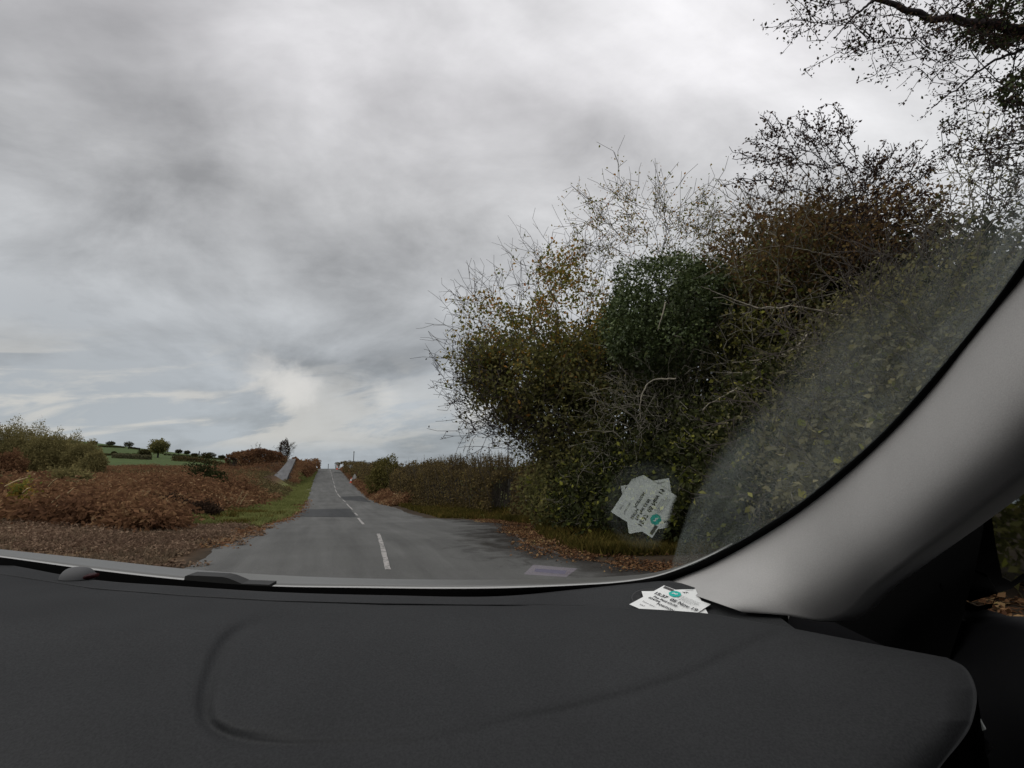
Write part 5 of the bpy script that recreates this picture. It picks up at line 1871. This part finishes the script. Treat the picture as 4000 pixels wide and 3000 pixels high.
# --- bonnet, the highlight on its rear edge as a pale strip, wiper
BT = [(-320, 2108), (0, 2145), (362, 2183), (723, 2222), (1130, 2249), (1338, 2257), (1742, 2264), (1960, 2264), (2393, 2252), (2560, 2236), (2700, 2196), (2860, 2120)]
BB = [(-320, 2134), (0, 2172), (362, 2221), (723, 2261), (995, 2283), (1400, 2291), (1989, 2291), (2271, 2281), (2400, 2273), (2557, 2250), (2706, 2198), (2860, 2128)]
n = 60
bt, bb = curve_n(BT, n), curve_n(BB, n)
V = []
for i in range(n):
    a, b_ = at(bb[i][0], bb[i][1], 1.32), at(bt[i][0], bt[i][1], 2.05)
    dn = [b_ + np.array([b_[0] * .04, .25, -.09]), b_ + np.array([b_[0] * .06, .4, -.25]), b_ + np.array([b_[0] * .06, .45, -.7])]
    V += [a + np.array([0, 0, -.012]), a, a * .6 + b_ * .4 + np.array([0, 0, -.004]), b_] + dn
mesh_obj('bonnet', np.array(V), grid_faces(n, 7, True), M_PAINTG, car, True)
V = []
for i in range(n):
    u = np.interp(bb[i][0], [-320, 600, 1200, 2300, 2600], [5, 4.5, 3.5, 4.5, 2])
    a, b_ = at(bb[i][0], bb[i][1] + u, 1.27), at(bb[i][0], bb[i][1] - 1, 1.3)
    V += [a + np.array([0, 0.0, -.01]), a, b_]
mesh_obj('bonnet_edge_highlight', np.array(V), grid_faces(n, 3, True), M_EDGE_HIGHLIGHT, car, True)
# black scuttle between glass and bonnet
V = []
for i in range(n):
    V += [at(bb[i][0], bb[i][1] + 4, 1.285), at(bb[i][0], bb[i][1] + 30, 1.14)]
mesh_obj('scuttle', np.array(V), grid_faces(n, 2, True), M_BLACK, car, True)
WP = [(717, 2270), (723, 2250), (735, 2247), (867, 2253), (890, 2258), (916, 2268), (944, 2280), (1052, 2284), (1052, 2296), (944, 2294), (867, 2290), (790, 2282)]
V = [at(a, b_, 1.19) for a, b_ in WP] + [at(a, b_, 1.19) + np.array([0, .035, .001]) for a, b_ in WP]
k = len(WP)
M_WIPE = pbr('matt black wiper', (.022, .022, .021), .6, .3)
mesh_obj('wiper', np.array(V), [list(range(k))[::-1]] + [[i, (i + 1) % k, k + (i + 1) % k, k + i] for i in range(k)] + [list(range(k, 2 * k))], M_WIPE, car)

# --- the rest of the cabin round the camera: roof, far door, seats, floor, added light-blocking panel
def box(name, lo, hi, mat, parent=car, bev=0.02):
    me = bpy.data.meshes.new(name)
    import bmesh
    bm = bmesh.new()
    bmesh.ops.create_cube(bm, size=1)
    lo, hi = np.array(lo), np.array(hi)
    for v in bm.verts:
        v.co = Vector(((np.array(v.co) + .5) * (hi - lo) + lo) - world_loc(parent))
    bmesh.ops.bevel(bm, geom=bm.edges[:], offset=bev, segments=2, affect='EDGES')
    bm.to_mesh(me)
    bm.free()
    o = bpy.data.objects.new(name, me)
    COL.objects.link(o)
    me.materials.append(mat)
    o.parent = parent
    return o


box('roof_lining', (-1.25, -2.2, 1.66), (.62, .13, 1.72), M_ROOF)
box('door', (.66, -2.2, .30), (.72, .36, 1.66), M_DARK)  # unseen full-height panel, added to block light from the side window
box('floor', (-1.25, -2.2, .25), (.62, 1.3, .30), M_DARK)
box('door', (-1.30, -2.2, .30), (-1.22, 1.0, 1.10), M_DARK)
box('bulkhead', (-1.25, 1.16, .30), (.60, 1.2, 1.04), M_BLACK)
for x0 in (-1.1, -.28):
    box('seat', (x0, -.95, .35), (x0 + .56, -.78, 1.25), M_DARK, car, .06)
box('rear_panel', (-1.25, -2.25, .30), (.62, -2.2, 1.15), M_DARK)

# ------------------------------------------------------------------ parking tickets on the shelf
PAPER = pbr('white ticket paper', (.80, .80, .79), .75, .2, var=.03, vscale=30)
INK = pbr('black ink', (.03, .03, .035), .8, .1)
INKG = pbr('grey ink', (.18, .18, .19), .8, .1)
TEAL = pbr('teal print', (.03, .44, .38), .7, .2)
BROWN = pbr('dark grey print strip', (.10, .095, .095), .8, .1)
SIDE = .0885
ax = np.array([0.31172802, 0.84837681, 1.08703692]) - C0
ax /= np.linalg.norm(ax)
ay = np.cross(TN, ax)
ay /= np.linalg.norm(ay)      # up the page


def text_mesh(s, size):
    cu = bpy.data.curves.new('lettering', 'FONT')
    cu.body = s
    cu.size = size
    cu.resolution_u = 3
    cu.offset = size * .022 if size > .006 else 0
    ob = bpy.data.objects.new('lettering', cu)
    COL.objects.link(ob)
    dg = bpy.context.evaluated_depsgraph_get()
    dg.update()
    me = bpy.data.meshes.new_from_object(ob.evaluated_get(dg))
    v = np.array([tuple(p.co) for p in me.vertices])
    f = [list(p.vertices) for p in me.polygons]
    bpy.data.objects.remove(ob)
    bpy.data.curves.remove(cu)
    bpy.data.meshes.remove(me)
    return v, f


def ticket(origin, X, Y, lift, label, lines, strip_at, logo):
    """origin = top-left corner; X along the top edge, -Y down the page"""
    t = empty('parking_ticket', origin)
    P = lambda u, v, h=0.0: origin + X * u * SIDE - Y * v * SIDE + TN * (lift + h)
    nn = 8
    V = [P(i / nn, j / nn, .0006 * math.sin(i * .8) + .0007 * (j / nn) ** 2) for i in range(nn + 1) for j in range(nn + 1)]
    pp = mesh_obj('paper', np.array(V), grid_faces(nn + 1, nn + 1), PAPER, t, True)
    for (s, u, v, size, mat) in lines:
        vv, ff = text_mesh(s, size * SIDE)
        W = np.array([P(u, v, .0016) + X * p[0] + Y * p[1] for p in vv])
        mesh_obj('print', W, ff, mat, pp)
    u0, v0, u1, v1 = strip_at
    mesh_obj('strip', np.array([P(u0, v0, .0015), P(u1, v0, .0015), P(u1, v1, .0015), P(u0, v1, .0015)]), np.array([[0, 1, 2, 3]]), BROWN, pp)
    if logo:
        u, v, r = logo
        c = P(u, v, .0016)
        hx = [c + (X * math.cos(a_) + Y * math.sin(a_)) * r * SIDE for a_ in np.linspace(0, 2 * math.pi, 9)[:-1] + math.pi / 8]
        lg = mesh_obj('logo', np.array(hx), [list(range(8))], TEAL, pp)
        w = [(-.45, -.1), (-.2, .2), (.1, .05), (.35, .35), (.45, .1), (.15, -.2), (-.1, -.05), (-.35, -.35)]
        mesh_obj('emblem', np.array([c + TN * .0004 + (X * a_ + Y * b_) * r * SIDE for a_, b_ in w]), [list(range(8))], PAPER, lg)
    tag(t, label, 'parking ticket', 'parking tickets on the dashboard')
    return t


fine = [('................................', .47, .16 + .028 * q, .05, INKG) for q in range(5)]
top_lines = [('15:37  05 Nov 19', .06, .40, .128, INK), ('Fee Paid £3.00', .14, .51, .085, INK), ('024754', .10, .60, .082, INK), ('POSITION', .34, .67, .08, INK), ('Ticket type :', .10, .78, .06, INKG), ('VAT', .14, .90, .06, INK)]
smalls = [('This ticket is valid for the vehicle', .50, .13, .028, INK), ('displayed and is not transferable', .50, .165, .028, INK), ('please place face up on dashboard', .50, .20, .028, INK), ('so all details can be clearly seen', .50, .235, .028, INK), ('park in marked bays only', .50, .27, .028, INK)]
ticket(C0, ax, ay, .0032, 'upper white parking ticket reading 15:37 05 Nov 19, on the dashboard corner', top_lines + smalls, (.03, -.0, .09, .27) and (.05, .03, .26, .10), (.36, .15, .115))
cen = C0 + ax * SIDE / 2 - ay * SIDE / 2
an = math.radians(48)
bx_ = ax * math.cos(an) + ay * math.sin(an)
by_ = np.cross(TN, bx_)
c2 = cen + ax * SIDE * .02 + ay * SIDE * .1
# the lower slip lies the other way up
ticket(c2 + bx_ * SIDE / 2 - by_ * SIDE / 2, -bx_, -by_, .0008, 'lower white parking ticket, upside down and poking out under the upper one', [('VA :', .16, .90, .08, INK), ('Issued :', .05, .97, .05, INKG), ('Location', .1, .08, .05, INKG)], (.70, .03, .92, .09), None)
